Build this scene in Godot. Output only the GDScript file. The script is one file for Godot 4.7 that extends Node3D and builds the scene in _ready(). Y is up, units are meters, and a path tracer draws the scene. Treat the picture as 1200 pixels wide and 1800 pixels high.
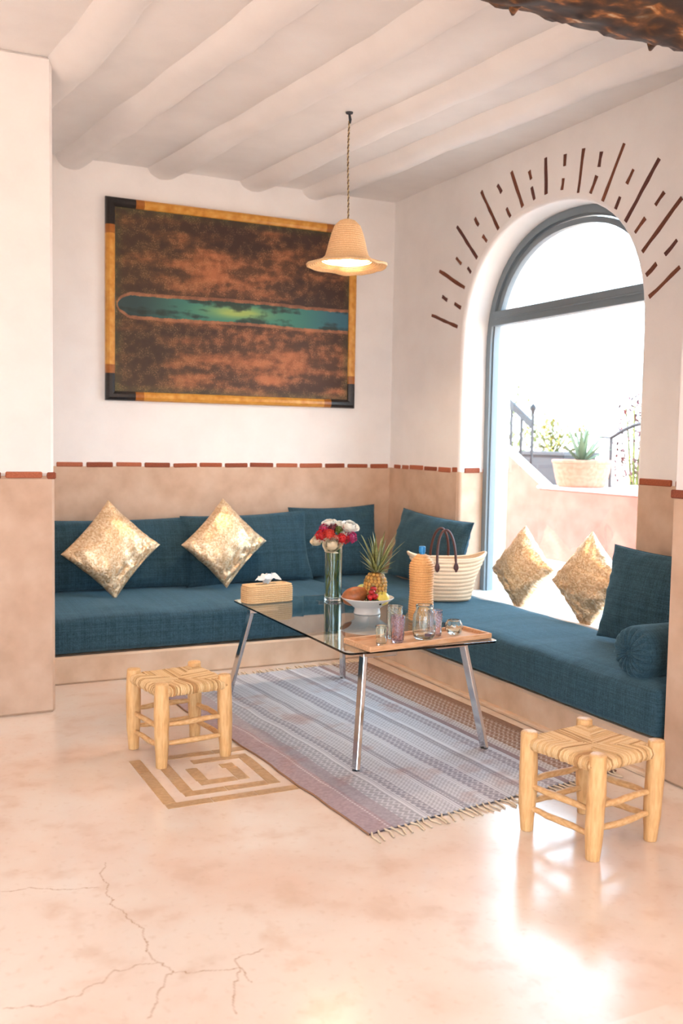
extends Node3D
# A Moroccan salon: an L of built-in bench seats, a glass table, an arched window and a sunny terrace behind it.
# World: y up, metres; -z runs to the back wall, +x to the window wall.

const CEILING := 3.35
const BACK := -6.908     # face of the back wall
const RIGHT := 3.82      # face of the window wall
const DADO := 1.245      # height of the tan lower plaster
const BENCH_Z := -5.72
const BENCH_X := 3.08
const SEAT := 0.405
const TABLE := 0.52

var M := {}
var rng := RandomNumberGenerator.new()
var taken := {}


func _ready() -> void:
	set_view_and_light()
	make_materials()
	build_shell()
	build_window()
	build_bench_and_mattresses()
	build_cushions()
	build_rug()
	build_table()
	build_stools()
	build_painting()
	build_pendant()
	build_table_things()
	build_flowers()
	build_fruit()
	build_basket()
	build_terrace()


func set_view_and_light() -> void:
	var cam := Camera3D.new()
	cam.name = "camera"
	add_child(cam)
	cam.transform = Transform3D(Basis(Vector3(0.898115, 0.01727, 0.439421), Vector3(0.016445, 0.997211, -0.072804), Vector3(-0.439453, 0.072613, 0.895326)), Vector3(0, 1.45, 0))
	var lens := CameraAttributesPhysical.new()
	lens.frustum_focal_length = 24.0 / (2.0 * 900.0 / 1705.88)
	lens.frustum_focus_distance = 4.3
	lens.exposure_aperture = 2.0
	lens.frustum_near = 0.05
	lens.frustum_far = 200.0
	cam.attributes = lens
	cam.fov = rad_to_deg(2.0 * atan(900.0 / 1705.88))
	cam.current = true

	var env := Environment.new()
	var sky := Sky.new()
	var air := ProceduralSkyMaterial.new()
	air.sky_top_color = Color(0.77, 0.905, 1.0)
	air.sky_horizon_color = Color(0.88, 0.955, 1.0)
	air.ground_bottom_color = Color(0.75, 0.70, 0.66)
	air.ground_horizon_color = Color(0.85, 0.82, 0.80)
	sky.sky_material = air
	env.background_mode = Environment.BG_SKY
	env.sky = sky
	env.background_energy_multiplier = 4.8
	env.tonemap_mode = Environment.TONE_MAPPER_LINEAR
	env.tonemap_exposure = 1.85
	env.sdfgi_enabled = true
	env.ssao_enabled = true
	env.ssil_enabled = true
	var world := WorldEnvironment.new()
	world.environment = env
	add_child(world)

	var sun := DirectionalLight3D.new()
	sun.name = "sun"
	sun.light_color = Color(1.0, 0.92, 0.85)
	sun.light_energy = 4.8
	sun.light_angular_distance = 0.6
	sun.shadow_enabled = true
	add_child(sun)
	sun.look_at_from_position(Vector3(-6, 11, 4.5), Vector3(0, 0, 0))


# ---------------------------------------------------------------- mesh building
class Shape:
	var v := PackedVector3Array()
	var n := PackedVector3Array()
	var uv := PackedVector2Array()
	var ix := PackedInt32Array()

	# A grid of nu x nv points, perhaps closed round u and v; faces are turned outwards by the volume they enclose, or as `side` says.
	func grid(p: PackedVector3Array, nu: int, nv: int, wrap_u := false, wrap_v := false, side := 0) -> void:
		var cu := nu if wrap_u else nu - 1
		var cv := nv if wrap_v else nv - 1
		var mid := Vector3.ZERO
		for q in p:
			mid += q
		mid /= p.size()
		var nn := PackedVector3Array()
		nn.resize(p.size())
		var volume := 0.0
		for j in cv:
			var j1 := (j + 1) % nv
			for i in cu:
				var i1 := (i + 1) % nu
				var a := p[j * nu + i]
				var b := p[j * nu + i1]
				var c := p[j1 * nu + i1]
				var d := p[j1 * nu + i]
				var f := (c - a).cross(d - b)
				volume += f.dot((a + b + c + d) * 0.25 - mid)
				nn[j * nu + i] += f
				nn[j * nu + i1] += f
				nn[j1 * nu + i1] += f
				nn[j1 * nu + i] += f
		var out := volume > 0.0 if side == 0 else side > 0
		var first := v.size()
		var w := cu + 1
		for j in cv + 1:
			for i in w:
				var k := (j % nv) * nu + (i % nu)
				v.append(p[k])
				var m := nn[k].normalized()
				if m.length_squared() < 0.5:
					m = (p[k] - mid).normalized() * (1.0 if out else -1.0)
				n.append(m if out else -m)
				uv.append(Vector2(float(i) / cu, float(j) / cv))
		for j in cv:
			for i in cu:
				var a := first + j * w + i
				var q := [a, a + w, a + w + 1, a, a + w + 1, a + 1] if out else [a, a + 1, a + w + 1, a, a + w + 1, a + w]
				for k in q:
					ix.append(k)

	# A flat convex polygon that faces away from `inside`; uv in metres.
	func poly(p: PackedVector3Array, inside: Vector3) -> void:
		var m := Vector3.ZERO
		var c := Vector3.ZERO
		for i in p.size():
			m += p[i].cross(p[(i + 1) % p.size()])
			c += p[i]
		c /= p.size()
		m = m.normalized()
		var turned := m.dot(c - inside) < 0.0
		if turned:
			m = -m
		var first := v.size()
		var am := m.abs()
		for q in p:
			v.append(q)
			n.append(m)
			uv.append(Vector2(q.x, q.z) if am.y >= am.x and am.y >= am.z else Vector2(q.x, -q.y) if am.z >= am.x else Vector2(q.z, -q.y))
		for i in range(1, p.size() - 1):
			for k in ([0, i, i + 1] if turned else [0, i + 1, i]):
				ix.append(first + k)

	func box(c: Vector3, size: Vector3, bevel := 0.0, b := Basis.IDENTITY) -> void:
		var e := size * 0.5
		bevel = minf(bevel, minf(e.x, minf(e.y, e.z)) * 0.9)
		var at := func(s: Vector3, axis: int) -> Vector3:
			var q := Vector3(s.x * e.x, s.y * e.y, s.z * e.z)
			for k in 3:
				if k != axis:
					q[k] -= s[k] * bevel
			return c + b * q
		for axis in 3:
			var u := (axis + 1) % 3
			var w := (axis + 2) % 3
			for s in [-1.0, 1.0]:
				var ring := PackedVector3Array()
				for k in [[-1, -1], [1, -1], [1, 1], [-1, 1]]:
					var g := Vector3.ZERO
					g[axis] = s
					g[u] = k[0]
					g[w] = k[1]
					ring.append(at.call(g, axis))
				poly(ring, c)
			if bevel > 0.0:
				for su in [-1.0, 1.0]:
					for sw in [-1.0, 1.0]:
						var g := Vector3.ZERO
						var h := Vector3.ZERO
						g[axis] = -1.0
						h[axis] = 1.0
						g[u] = su
						h[u] = su
						g[w] = sw
						h[w] = sw
						poly(PackedVector3Array([at.call(g, u), at.call(h, u), at.call(h, w), at.call(g, w)]), c)
		if bevel > 0.0:
			for sx in [-1.0, 1.0]:
				for sy in [-1.0, 1.0]:
					for sz in [-1.0, 1.0]:
						var g := Vector3(sx, sy, sz)
						poly(PackedVector3Array([at.call(g, 0), at.call(g, 1), at.call(g, 2)]), c)

	func bar(a: Vector3, b: Vector3, w: float, d: float, bevel := 0.002, side := Vector3.RIGHT) -> void:
		var y := (b - a).normalized()
		var z := side.cross(y).normalized()
		var x := y.cross(z)
		box((a + b) * 0.5, Vector3(w, (b - a).length(), d), bevel, Basis(x, y, z))

	# A turned shape: profile of (radius, height) pairs.
	func lathe(profile: PackedVector2Array, seg := 32, t := Transform3D.IDENTITY, closed := false) -> void:
		var p := PackedVector3Array()
		for q in profile:
			for i in seg:
				var a := TAU * i / seg
				p.append(t * Vector3(q.x * cos(a), q.y, q.x * sin(a)))
		grid(p, seg, profile.size(), true, closed)

	# A tube along a path; one radius for each point, or one for all; ends closed.
	func tube(path: PackedVector3Array, radii: PackedFloat32Array, seg := 8, flat := 1.0, up := Vector3.ZERO) -> void:
		var p := PackedVector3Array()
		var count := path.size()
		var x := Vector3.ZERO
		for j in count:
			var dir := (path[mini(j + 1, count - 1)] - path[maxi(j - 1, 0)]).normalized()
			if up != Vector3.ZERO:
				x = up.cross(dir)
			elif x == Vector3.ZERO:
				x = dir.cross(Vector3.UP if absf(dir.y) < 0.9 else Vector3.RIGHT)
			x = (x - dir * x.dot(dir)).normalized()
			var y := dir.cross(x)
			var r := radii[mini(j, radii.size() - 1)]
			if j == 0:
				for i in seg:
					p.append(path[0])
			for i in seg:
				var a := TAU * i / seg
				p.append(path[j] + (x * cos(a) + y * sin(a) * flat) * r)
			if j == count - 1:
				for i in seg:
					p.append(path[j])
		grid(p, seg, count + 2, true)

	func ball(c: Vector3, r: Vector3, seg := 16, rows := 10, b := Basis.IDENTITY) -> void:
		var p := PackedVector3Array()
		for j in rows + 1:
			var t := PI * j / rows
			for i in seg:
				var a := TAU * i / seg
				p.append(c + b * Vector3(r.x * sin(t) * cos(a), -r.y * cos(t), r.z * sin(t) * sin(a)))
		grid(p, seg, rows + 1, true)

	func mesh() -> ArrayMesh:
		var a := []
		a.resize(Mesh.ARRAY_MAX)
		a[Mesh.ARRAY_VERTEX] = v
		a[Mesh.ARRAY_NORMAL] = n
		a[Mesh.ARRAY_TEX_UV] = uv
		a[Mesh.ARRAY_INDEX] = ix
		var m := ArrayMesh.new()
		m.add_surface_from_arrays(Mesh.PRIMITIVE_TRIANGLES, a)
		return m


# ---------------------------------------------------------------- scene tree
func numbered(called: String) -> String:
	taken[called] = taken.get(called, -1) + 1
	return called if taken[called] == 0 else "%s_%03d" % [called, taken[called]]


func tag(o: Node, label: String, category: String, group := "") -> Node:
	o.set_meta("label", label)
	o.set_meta("category", category)
	if group:
		o.set_meta("group", group)
	return o


func thing(called: String, label: String, category: String, at := Vector3.ZERO, turn := 0.0, group := "") -> Node3D:
	var o := Node3D.new()
	o.name = numbered(called)
	add_child(o)
	o.position = at
	o.rotation.y = turn
	tag(o, label, category, group)
	return o


func struct(called: String) -> Node3D:
	var o := Node3D.new()
	o.name = called
	add_child(o)
	o.set_meta("kind", "structure")
	return o


func part(called: String, mesh: Variant, material: Material, parent: Node, at := Vector3.ZERO) -> MeshInstance3D:
	var o := MeshInstance3D.new()
	o.name = called if parent != self else numbered(called)
	o.mesh = mesh.mesh() if mesh is Shape else mesh
	o.material_override = null
	(o.mesh as Mesh).surface_set_material(0, material) if (o.mesh as Mesh).surface_get_material(0) == null else o.set_surface_override_material(0, material)
	parent.add_child(o, true)
	o.position = at
	return o


# ---------------------------------------------------------------- materials
func noise(frequency: float, octaves := 4, kind := FastNoiseLite.TYPE_SIMPLEX_SMOOTH, s := 1) -> FastNoiseLite:
	var f := FastNoiseLite.new()
	f.noise_type = kind
	f.frequency = frequency
	f.fractal_octaves = octaves
	f.seed = s
	return f


func ramp(colors: Array, offsets: Array = []) -> Gradient:
	var g := Gradient.new()
	var o := PackedFloat32Array()
	for i in colors.size():
		o.append(offsets[i] if offsets else float(i) / (colors.size() - 1))
	g.offsets = o
	g.colors = PackedColorArray(colors)
	return g


func noise_texture(f: FastNoiseLite, colors: Array, offsets: Array = [], size := 512, normal := 0.0) -> NoiseTexture2D:
	var t := NoiseTexture2D.new()
	t.width = size
	t.height = size
	t.seamless = true
	t.noise = f
	if normal > 0.0:
		t.as_normal_map = true
		t.bump_strength = normal
	else:
		t.color_ramp = ramp(colors, offsets)
	return t


func rgb8(r: float, g: float, b: float) -> Color:
	return Color(r / 255.0, g / 255.0, b / 255.0)


func mat(color: Color, rough := 0.8, metal := 0.0) -> StandardMaterial3D:
	var m := StandardMaterial3D.new()
	m.albedo_color = color
	m.roughness = rough
	m.metallic = metal
	return m


# A material whose colour comes from noise laid over its object on three planes, with relief from the same kind of noise.
func grained(f: FastNoiseLite, colors: Array, scale: Vector3, rough := 0.8, relief := 0.0, world := false, offsets: Array = []) -> StandardMaterial3D:
	var m := mat(Color.WHITE, rough)
	m.albedo_texture = noise_texture(f, colors, offsets)
	m.uv1_triplanar = true
	m.uv1_world_triplanar = world
	m.uv1_scale = scale
	if relief > 0.0:
		m.heightmap_enabled = true
		m.heightmap_scale = relief
		m.heightmap_texture = noise_texture(f, [Color.BLACK, Color.WHITE])
	return m


func bytes_texture(data: PackedByteArray, w: int, h: int) -> ImageTexture:
	return ImageTexture.create_from_image(Image.create_from_data(w, h, false, Image.FORMAT_RGB8, data))


func put_rgb(data: PackedByteArray, k: int, c: Color) -> void:
	data[k] = clampi(int(c.r * 255.0), 0, 255)
	data[k + 1] = clampi(int(c.g * 255.0), 0, 255)
	data[k + 2] = clampi(int(c.b * 255.0), 0, 255)


func grey(f: FastNoiseLite, w: int, h: int) -> PackedByteArray:
	return f.get_image(w, h, false, false, false).get_data()


func make_materials() -> void:
	# lime plaster
	M.white = grained(noise(0.008, 5), [rgb8(240, 234, 231), rgb8(244, 238, 235), rgb8(246, 241, 238)], Vector3.ONE * 0.7, 0.72, 0.0, true)
	M.white.metallic_specular = 0.3
	M.tan = grained(noise(0.010, 6, FastNoiseLite.TYPE_SIMPLEX_SMOOTH, 5), [rgb8(194, 160, 134), rgb8(202, 168, 143), rgb8(206, 173, 148), rgb8(212, 181, 157)], Vector3.ONE * 0.8, 0.5, 0.0, true, [0.15, 0.42, 0.6, 0.9])
	M.bench = grained(noise(0.010, 6, FastNoiseLite.TYPE_SIMPLEX_SMOOTH, 15), [rgb8(206, 172, 143), rgb8(220, 188, 160), rgb8(228, 202, 178)], Vector3.ONE * 0.8, 0.42, 0.0, true)
	M.bricks = []
	for c in [[rgb8(142, 72, 46), rgb8(178, 96, 64)], [rgb8(124, 60, 40), rgb8(160, 84, 56)], [rgb8(160, 84, 58), rgb8(192, 116, 84)]]:
		M.bricks.append(grained(noise(0.03, 4, FastNoiseLite.TYPE_SIMPLEX_SMOOTH, 3), c, Vector3.ONE * 6.0, 0.85, 0.0, true))
	M.rays = []
	for c in [[rgb8(92, 50, 38), rgb8(132, 78, 58)], [rgb8(104, 56, 40), rgb8(148, 90, 66)], [rgb8(84, 48, 44), rgb8(118, 70, 60)]]:
		M.rays.append(grained(noise(0.03, 4, FastNoiseLite.TYPE_SIMPLEX_SMOOTH, 9), c, Vector3.ONE * 6.0, 0.85, 0.0, true))
	M.timber = grained(noise(0.012, 5, FastNoiseLite.TYPE_SIMPLEX_SMOOTH, 21), [rgb8(34, 22, 17), rgb8(54, 34, 23), rgb8(90, 56, 30), rgb8(160, 100, 46), rgb8(208, 186, 158)], Vector3(0.9, 3.0, 3.0), 0.6, 0.0, true, [0.2, 0.5, 0.66, 0.8, 0.93])
	M.floor = floor_material()
	M.inlay = grained(noise(0.02, 5, FastNoiseLite.TYPE_SIMPLEX_SMOOTH, 31), [rgb8(184, 144, 104), rgb8(198, 160, 120), rgb8(210, 176, 138)], Vector3.ONE * 3.0, 0.3, 0.0, true)
	# cloth
	M.denim = denim(rgb8(110, 158, 182), 0.35, 0.66)
	M.sequin = mat(rgb8(255, 246, 232), 0.42, 0.6)
	var cells := noise(0.11, 1, FastNoiseLite.TYPE_CELLULAR, 4)
	cells.cellular_return_type = FastNoiseLite.RETURN_CELL_VALUE
	M.sequin.albedo_texture = noise_texture(cells, [rgb8(216, 184, 146), rgb8(238, 212, 180), rgb8(252, 240, 222)])
	M.sequin.normal_enabled = true
	M.sequin.normal_texture = noise_texture(cells, [], [], 512, 1.6)
	M.sequin.uv1_scale = Vector3(2.2, 2.2, 1)
	# straw, wood, rush
	M.straw = grained(noise(0.05, 4, FastNoiseLite.TYPE_SIMPLEX_SMOOTH, 41), [rgb8(216, 166, 116), rgb8(236, 196, 146), rgb8(246, 218, 178)], Vector3(4, 4, 4), 0.7)
	M.straw_orange = grained(noise(0.05, 4, FastNoiseLite.TYPE_SIMPLEX_SMOOTH, 43), [rgb8(216, 146, 84), rgb8(234, 172, 108), rgb8(244, 196, 138)], Vector3(4, 4, 4), 0.6)
	M.palm = grained(noise(0.06, 4, FastNoiseLite.TYPE_SIMPLEX_SMOOTH, 45), [rgb8(220, 180, 142), rgb8(240, 208, 174), rgb8(250, 230, 204)], Vector3(5, 14, 5), 0.75)
	M.rush = []
	for c in [[rgb8(226, 184, 128), rgb8(246, 216, 172)], [rgb8(206, 160, 106), rgb8(236, 196, 144)], [rgb8(172, 124, 76), rgb8(212, 166, 112)]]:
		M.rush.append(grained(noise(0.05, 3, FastNoiseLite.TYPE_SIMPLEX_SMOOTH, 47), c, Vector3.ONE * 9.0, 0.75))
	M.pine = grained(noise(0.018, 4, FastNoiseLite.TYPE_SIMPLEX_SMOOTH, 51), [rgb8(208, 154, 98), rgb8(230, 182, 124), rgb8(240, 200, 146)], Vector3(9, 1.2, 9), 0.45)
	M.pine_rung = grained(noise(0.018, 4, FastNoiseLite.TYPE_SIMPLEX_SMOOTH, 52), [rgb8(204, 150, 98), rgb8(230, 182, 126), rgb8(240, 204, 156)], Vector3(3, 9, 3), 0.5)
	M.tray = grained(noise(0.018, 4, FastNoiseLite.TYPE_SIMPLEX_SMOOTH, 53), [rgb8(206, 150, 106), rgb8(222, 170, 128), rgb8(232, 188, 150)], Vector3(1.2, 9, 9), 0.45)
	M.leather = grained(noise(0.05, 3, FastNoiseLite.TYPE_SIMPLEX_SMOOTH, 55), [rgb8(62, 26, 22), rgb8(92, 42, 34)], Vector3.ONE * 6.0, 0.4)
	# metal, glass, glaze
	M.chrome = mat(rgb8(206, 204, 204), 0.12, 1.0)
	M.frame = mat(rgb8(122, 134, 142), 0.4)
	M.iron = mat(rgb8(44, 46, 52), 0.5)
	M.pane = glass_pane(0.03)
	M.glass = solid_glass(Color(0.97, 1.0, 0.99, 0.0), 0.05)
	M.table_glass = solid_glass(Color(0.95, 0.99, 0.98, 0.0), 0.05)
	M.purple_glass = solid_glass(Color(0.95, 0.87, 0.92, 0.0), 0.05)
	M.lilac_glass = solid_glass(Color(0.97, 0.93, 0.97, 0.0), 0.05)
	M.water = solid_glass(Color(0.96, 1.0, 0.97, 0.0), 0.033)
	M.glaze = mat(rgb8(236, 228, 222), 0.25)
	M.paper = mat(rgb8(240, 240, 240), 0.9)
	M.bottle_cap = mat(rgb8(40, 140, 205), 0.35)
	M.black_lacquer = grained(noise(0.03, 4, FastNoiseLite.TYPE_SIMPLEX_SMOOTH, 61), [rgb8(20, 17, 18), rgb8(42, 35, 34)], Vector3.ONE * 3.0, 0.3, 0.0, true)
	M.bamboo = grained(noise(0.012, 4, FastNoiseLite.TYPE_SIMPLEX_SMOOTH, 63), [rgb8(186, 116, 40), rgb8(212, 148, 62), rgb8(226, 172, 90)], Vector3(2, 2, 2), 0.3, 0.0, true)
	M.bamboo_dark = grained(noise(0.012, 4, FastNoiseLite.TYPE_SIMPLEX_SMOOTH, 64), [rgb8(150, 84, 30), rgb8(180, 112, 46)], Vector3(2, 2, 2), 0.3, 0.0, true)
	# garden
	M.stem = mat(rgb8(110, 128, 56), 0.6)
	M.leaf = mat(rgb8(84, 112, 44), 0.55)
	M.strawberry = grained(noise(0.12, 2, FastNoiseLite.TYPE_SIMPLEX_SMOOTH, 131), [rgb8(150, 16, 26), rgb8(190, 30, 36), rgb8(206, 60, 50)], Vector3.ONE * 20.0, 0.35)
	M.grape = mat(rgb8(52, 58, 26), 0.25)
	M.pink = grained(noise(0.01, 5, FastNoiseLite.TYPE_SIMPLEX_SMOOTH, 133), [rgb8(172, 106, 88), rgb8(182, 118, 100), rgb8(190, 128, 110)], Vector3.ONE * 0.6, 0.8, 0.0, true)
	M.paving = grained(noise(0.01, 5, FastNoiseLite.TYPE_SIMPLEX_SMOOTH, 135), [rgb8(206, 178, 156), rgb8(220, 196, 176), rgb8(230, 210, 194)], Vector3.ONE * 0.5, 0.8, 0.0, true)
	M.terracotta = grained(noise(0.02, 4, FastNoiseLite.TYPE_SIMPLEX_SMOOTH, 137), [rgb8(168, 104, 78), rgb8(190, 128, 102), rgb8(204, 148, 122)], Vector3.ONE * 2.0, 0.8)
	M.agave = mat(rgb8(104, 128, 96), 0.5)
	M.planter = mat(rgb8(58, 68, 78), 0.6)
	for k in [["leaf_yellow", rgb8(150, 140, 44)], ["leaf_bright", rgb8(92, 112, 46)], ["leaf_grey", rgb8(112, 124, 96)], ["leaf_red", rgb8(98, 36, 44)], ["leaf_purple", rgb8(76, 40, 54)]]:
		M[k[0]] = mat(k[1], 0.55)
		M[k[0]].backlight_enabled = true
		M[k[0]].backlight = Color(0.35, 0.35, 0.3)


func glass_pane(alpha: float) -> StandardMaterial3D:
	var m := mat(Color(0.9, 0.95, 1.0, alpha), 0.02)
	m.transparency = BaseMaterial3D.TRANSPARENCY_ALPHA
	return m


func solid_glass(c: Color, scale: float) -> StandardMaterial3D:
	var m := mat(c, 0.0)
	m.refraction_enabled = true
	m.refraction_scale = scale
	return m


# Chambray: dark warp and lighter weft threads with slubs.
func denim(tint: Color, low: float, high: float) -> StandardMaterial3D:
	var w := 256
	var warp := grey(noise(0.9, 1, FastNoiseLite.TYPE_VALUE, 71), w, 4)
	var weft := grey(noise(0.9, 1, FastNoiseLite.TYPE_VALUE, 72), w, 4)
	var slub := grey(noise(0.02, 3, FastNoiseLite.TYPE_SIMPLEX_SMOOTH, 73), w, w)
	var fine := grey(noise(0.35, 1, FastNoiseLite.TYPE_VALUE, 74), w, w)
	var data := PackedByteArray()
	data.resize(w * w * 3)
	for y in w:
		for x in w:
			var k := warp[x] / 255.0 * 0.45 + weft[w + y] / 255.0 * 0.45 + fine[y * w + x] / 255.0 * 0.5 + slub[y * w + x] / 255.0 * 0.25 - 0.34
			var g := lerpf(low, high, clampf(k, 0.0, 1.0))
			put_rgb(data, (y * w + x) * 3, Color(g, g, g))
	var m := mat(tint, 0.9)
	m.albedo_texture = bytes_texture(data, w, w)
	m.uv1_triplanar = true
	m.uv1_scale = Vector3.ONE * 3.0
	m.rim_enabled = true
	m.rim = 1.0
	m.rim_tint = 0.85
	m.metallic_specular = 0.25
	return m


# Polished lime floor: cream and pink clouds, trowel marks, hairline cracks. The picture covers 4.4 m.
func floor_material() -> StandardMaterial3D:
	var w := 1024
	var big := grey(noise(0.004, 4, FastNoiseLite.TYPE_SIMPLEX_SMOOTH, 81), w, w)
	var mid := grey(noise(0.016, 5, FastNoiseLite.TYPE_SIMPLEX_SMOOTH, 82), w, w)
	var fine := grey(noise(0.09, 3, FastNoiseLite.TYPE_SIMPLEX_SMOOTH, 83), w, w)
	var pale := rgb8(240, 224, 210)
	var pink := rgb8(234, 206, 187)
	var dark := rgb8(212, 178, 152)
	var data := PackedByteArray()
	data.resize(w * w * 3)
	for k in w * w:
		var a := big[k] / 255.0
		var b := mid[k] / 255.0
		var c := pale.lerp(pink, clampf((a - 0.5) * 2.2 + 0.4 + (b - 0.5) * 0.9, 0.0, 1.0))
		c = c.lerp(dark, clampf((b - 0.6) * 1.4, 0.0, 0.3) + clampf((fine[k] / 255.0 - 0.66) * 1.2, 0.0, 0.25))
		put_rgb(data, k * 3, c)
	# cracks, as points on the floor in metres
	var scratch := noise(0.05, 2, FastNoiseLite.TYPE_SIMPLEX_SMOOTH, 84)
	var lines := [
		[Vector2(0.701, -3.225), Vector2(0.673, -3.053), Vector2(0.663, -2.930), Vector2(0.690, -2.820), Vector2(0.719, -2.732), Vector2(0.701, -2.633), Vector2(0.698, -2.544), Vector2(0.725, -2.484), Vector2(0.793, -2.445), Vector2(0.854, -2.433), Vector2(0.908, -2.424), Vector2(0.912, -2.345)],
		[Vector2(0.362, -3.159), Vector2(0.449, -3.153), Vector2(0.529, -3.100), Vector2(0.655, -3.056)],
		[Vector2(0.908, -2.424), Vector2(0.916, -2.478), Vector2(0.971, -2.478), Vector2(1.007, -2.504)],
		[Vector2(0.725, -2.484), Vector2(0.676, -2.422), Vector2(0.642, -2.352), Vector2(0.612, -2.298)],
		[Vector2(0.908, -2.424), Vector2(0.845, -2.316), Vector2(0.828, -2.226)],
		[Vector2(0.283, -2.488), Vector2(0.384, -2.469), Vector2(0.487, -2.479), Vector2(0.600, -2.548), Vector2(0.698, -2.544)],
	]
	for line in lines:
		for s in line.size() - 1:
			var a: Vector2 = line[s]
			var b: Vector2 = line[s + 1]
			var steps := int((b - a).length() / 0.0015)
			for t in steps:
				var q := a.lerp(b, float(t) / steps)
				q += Vector2(scratch.get_noise_1d(q.x * 300.0 + q.y * 200.0), scratch.get_noise_1d(q.y * 300.0 - q.x * 200.0 + 300.0)) * 0.02
				var x := int((q.x + 0.2) / 4.4 * w)
				var y := int((q.y + 6.2) / 4.4 * w)
				if x >= 0 and y >= 0 and x < w and y < w:
					var k := (y * w + x) * 3
					put_rgb(data, k, Color8(data[k], data[k + 1], data[k + 2]).lerp(rgb8(184, 142, 112), 0.22))
	var m := mat(Color.WHITE, 1.0)
	m.albedo_texture = bytes_texture(data, w, w)
	m.uv1_scale = Vector3(1.0 / 4.4, 1.0 / 4.4, 1.0)
	m.uv1_offset = Vector3(0.2 / 4.4, 6.2 / 4.4, 0.0)
	var sheen := PackedByteArray()
	sheen.resize(w * w * 3)
	for k in w * w:
		var g := 0.19 + (mid[k] / 255.0 - 0.5) * 0.16 + (fine[k] / 255.0 - 0.5) * 0.05
		put_rgb(sheen, k * 3, Color(g, g, g))
	m.roughness_texture = bytes_texture(sheen, w, w)
	return m


# ---------------------------------------------------------------- the room
func slab(parent: Node, called: String, lo: Vector3, hi: Vector3, m: Material, bevel := 0.0) -> void:
	var s := Shape.new()
	s.box((lo + hi) * 0.5, hi - lo, bevel)
	part(called, s, m, parent)


# A course of thin bricks let into the plaster from a to b on a face that looks along `out`.
func brick_course(parent: Node, a: Vector3, b: Vector3, out: Vector3, lengths: Array = []) -> void:
	var along := (b - a).normalized()
	var total := (b - a).length()
	var t := 0.0
	var k := 0
	while t < total - 0.03:
		var l: float = lengths[k] if k < lengths.size() else rng.randf_range(0.165, 0.2)
		l = minf(l, total - t)
		var s := Shape.new()
		var tilt := Basis(out, rng.randf_range(-0.02, 0.02))
		var x := tilt * along
		s.box(Vector3.ZERO, Vector3(l, rng.randf_range(0.03, 0.037), 0.03), 0.005, Basis(x, tilt * Vector3.UP, out))
		part("brick", s, M.bricks[rng.randi() % 3], parent, a + along * (t + l * 0.5) + out * (-0.008 + rng.randf_range(0.0, 0.003)) + Vector3.UP * rng.randf_range(-0.003, 0.003))
		t += l + rng.randf_range(0.018, 0.028)
		k += 1


const OPEN_A := -5.875
const OPEN_B := -4.10
const SPRING := 2.1
const SILL := 0.385

# Outline of the arched opening as (z, y), grown by `g`, from the far jamb's foot over the arch to the near jamb's foot.
func arch_outline(g: float, foot: float) -> PackedVector2Array:
	var p := PackedVector2Array()
	var mid := (OPEN_A + OPEN_B) * 0.5
	var a := (OPEN_B - OPEN_A) * 0.5
	for k in 9:
		p.append(Vector2(OPEN_A - g, lerpf(foot, SPRING, k / 8.0)))
	for k in range(1, 32):
		var t := PI * (1.0 - k / 32.0)
		var c := cos(t)
		var s := sin(t)
		p.append(Vector2(mid + signf(c) * pow(absf(c), 0.88) * (a + g), SPRING + pow(s, 0.88) * (0.84 + g)))
	for k in 9:
		p.append(Vector2(OPEN_B + g, lerpf(SPRING, foot, k / 8.0)))
	return p


# The plaster skin of the opening: a rounded arris and the reveal.
func reveal(foot: float, jamb := 0) -> Shape:
	var s := Shape.new()
	var p := PackedVector3Array()
	var section := [[RIGHT, 0.03], [RIGHT + 0.003, 0.018], [RIGHT + 0.011, 0.007], [RIGHT + 0.026, 0.0], [RIGHT + 0.42, 0.0]]
	var count := 0
	for q in section:
		var line := arch_outline(q[1], foot)
		if jamb != 0:
			var z := line[0].x if jamb < 0 else line[-1].x
			line = PackedVector2Array([Vector2(z, SILL), Vector2(z, DADO)])
		count = line.size()
		for r in line:
			p.append(Vector3(q[0], r.y, r.x))
	s.grid(p, count, section.size(), false, false, 1 if jamb >= 0 else 1)
	if jamb > 0:
		s = Shape.new()
		s.grid(p, count, section.size(), false, false, -1)
	return s


func sheet(polygon: PackedVector2Array, x: float, side: float) -> Shape:
	var s := Shape.new()
	var t := Geometry2D.triangulate_polygon(polygon)
	for k in range(0, t.size(), 3):
		var p := PackedVector3Array()
		for j in 3:
			p.append(Vector3(x, polygon[t[k + j]].y, polygon[t[k + j]].x))
		s.poly(p, Vector3(x + side, 1.0, -5.0))
	return s


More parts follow.
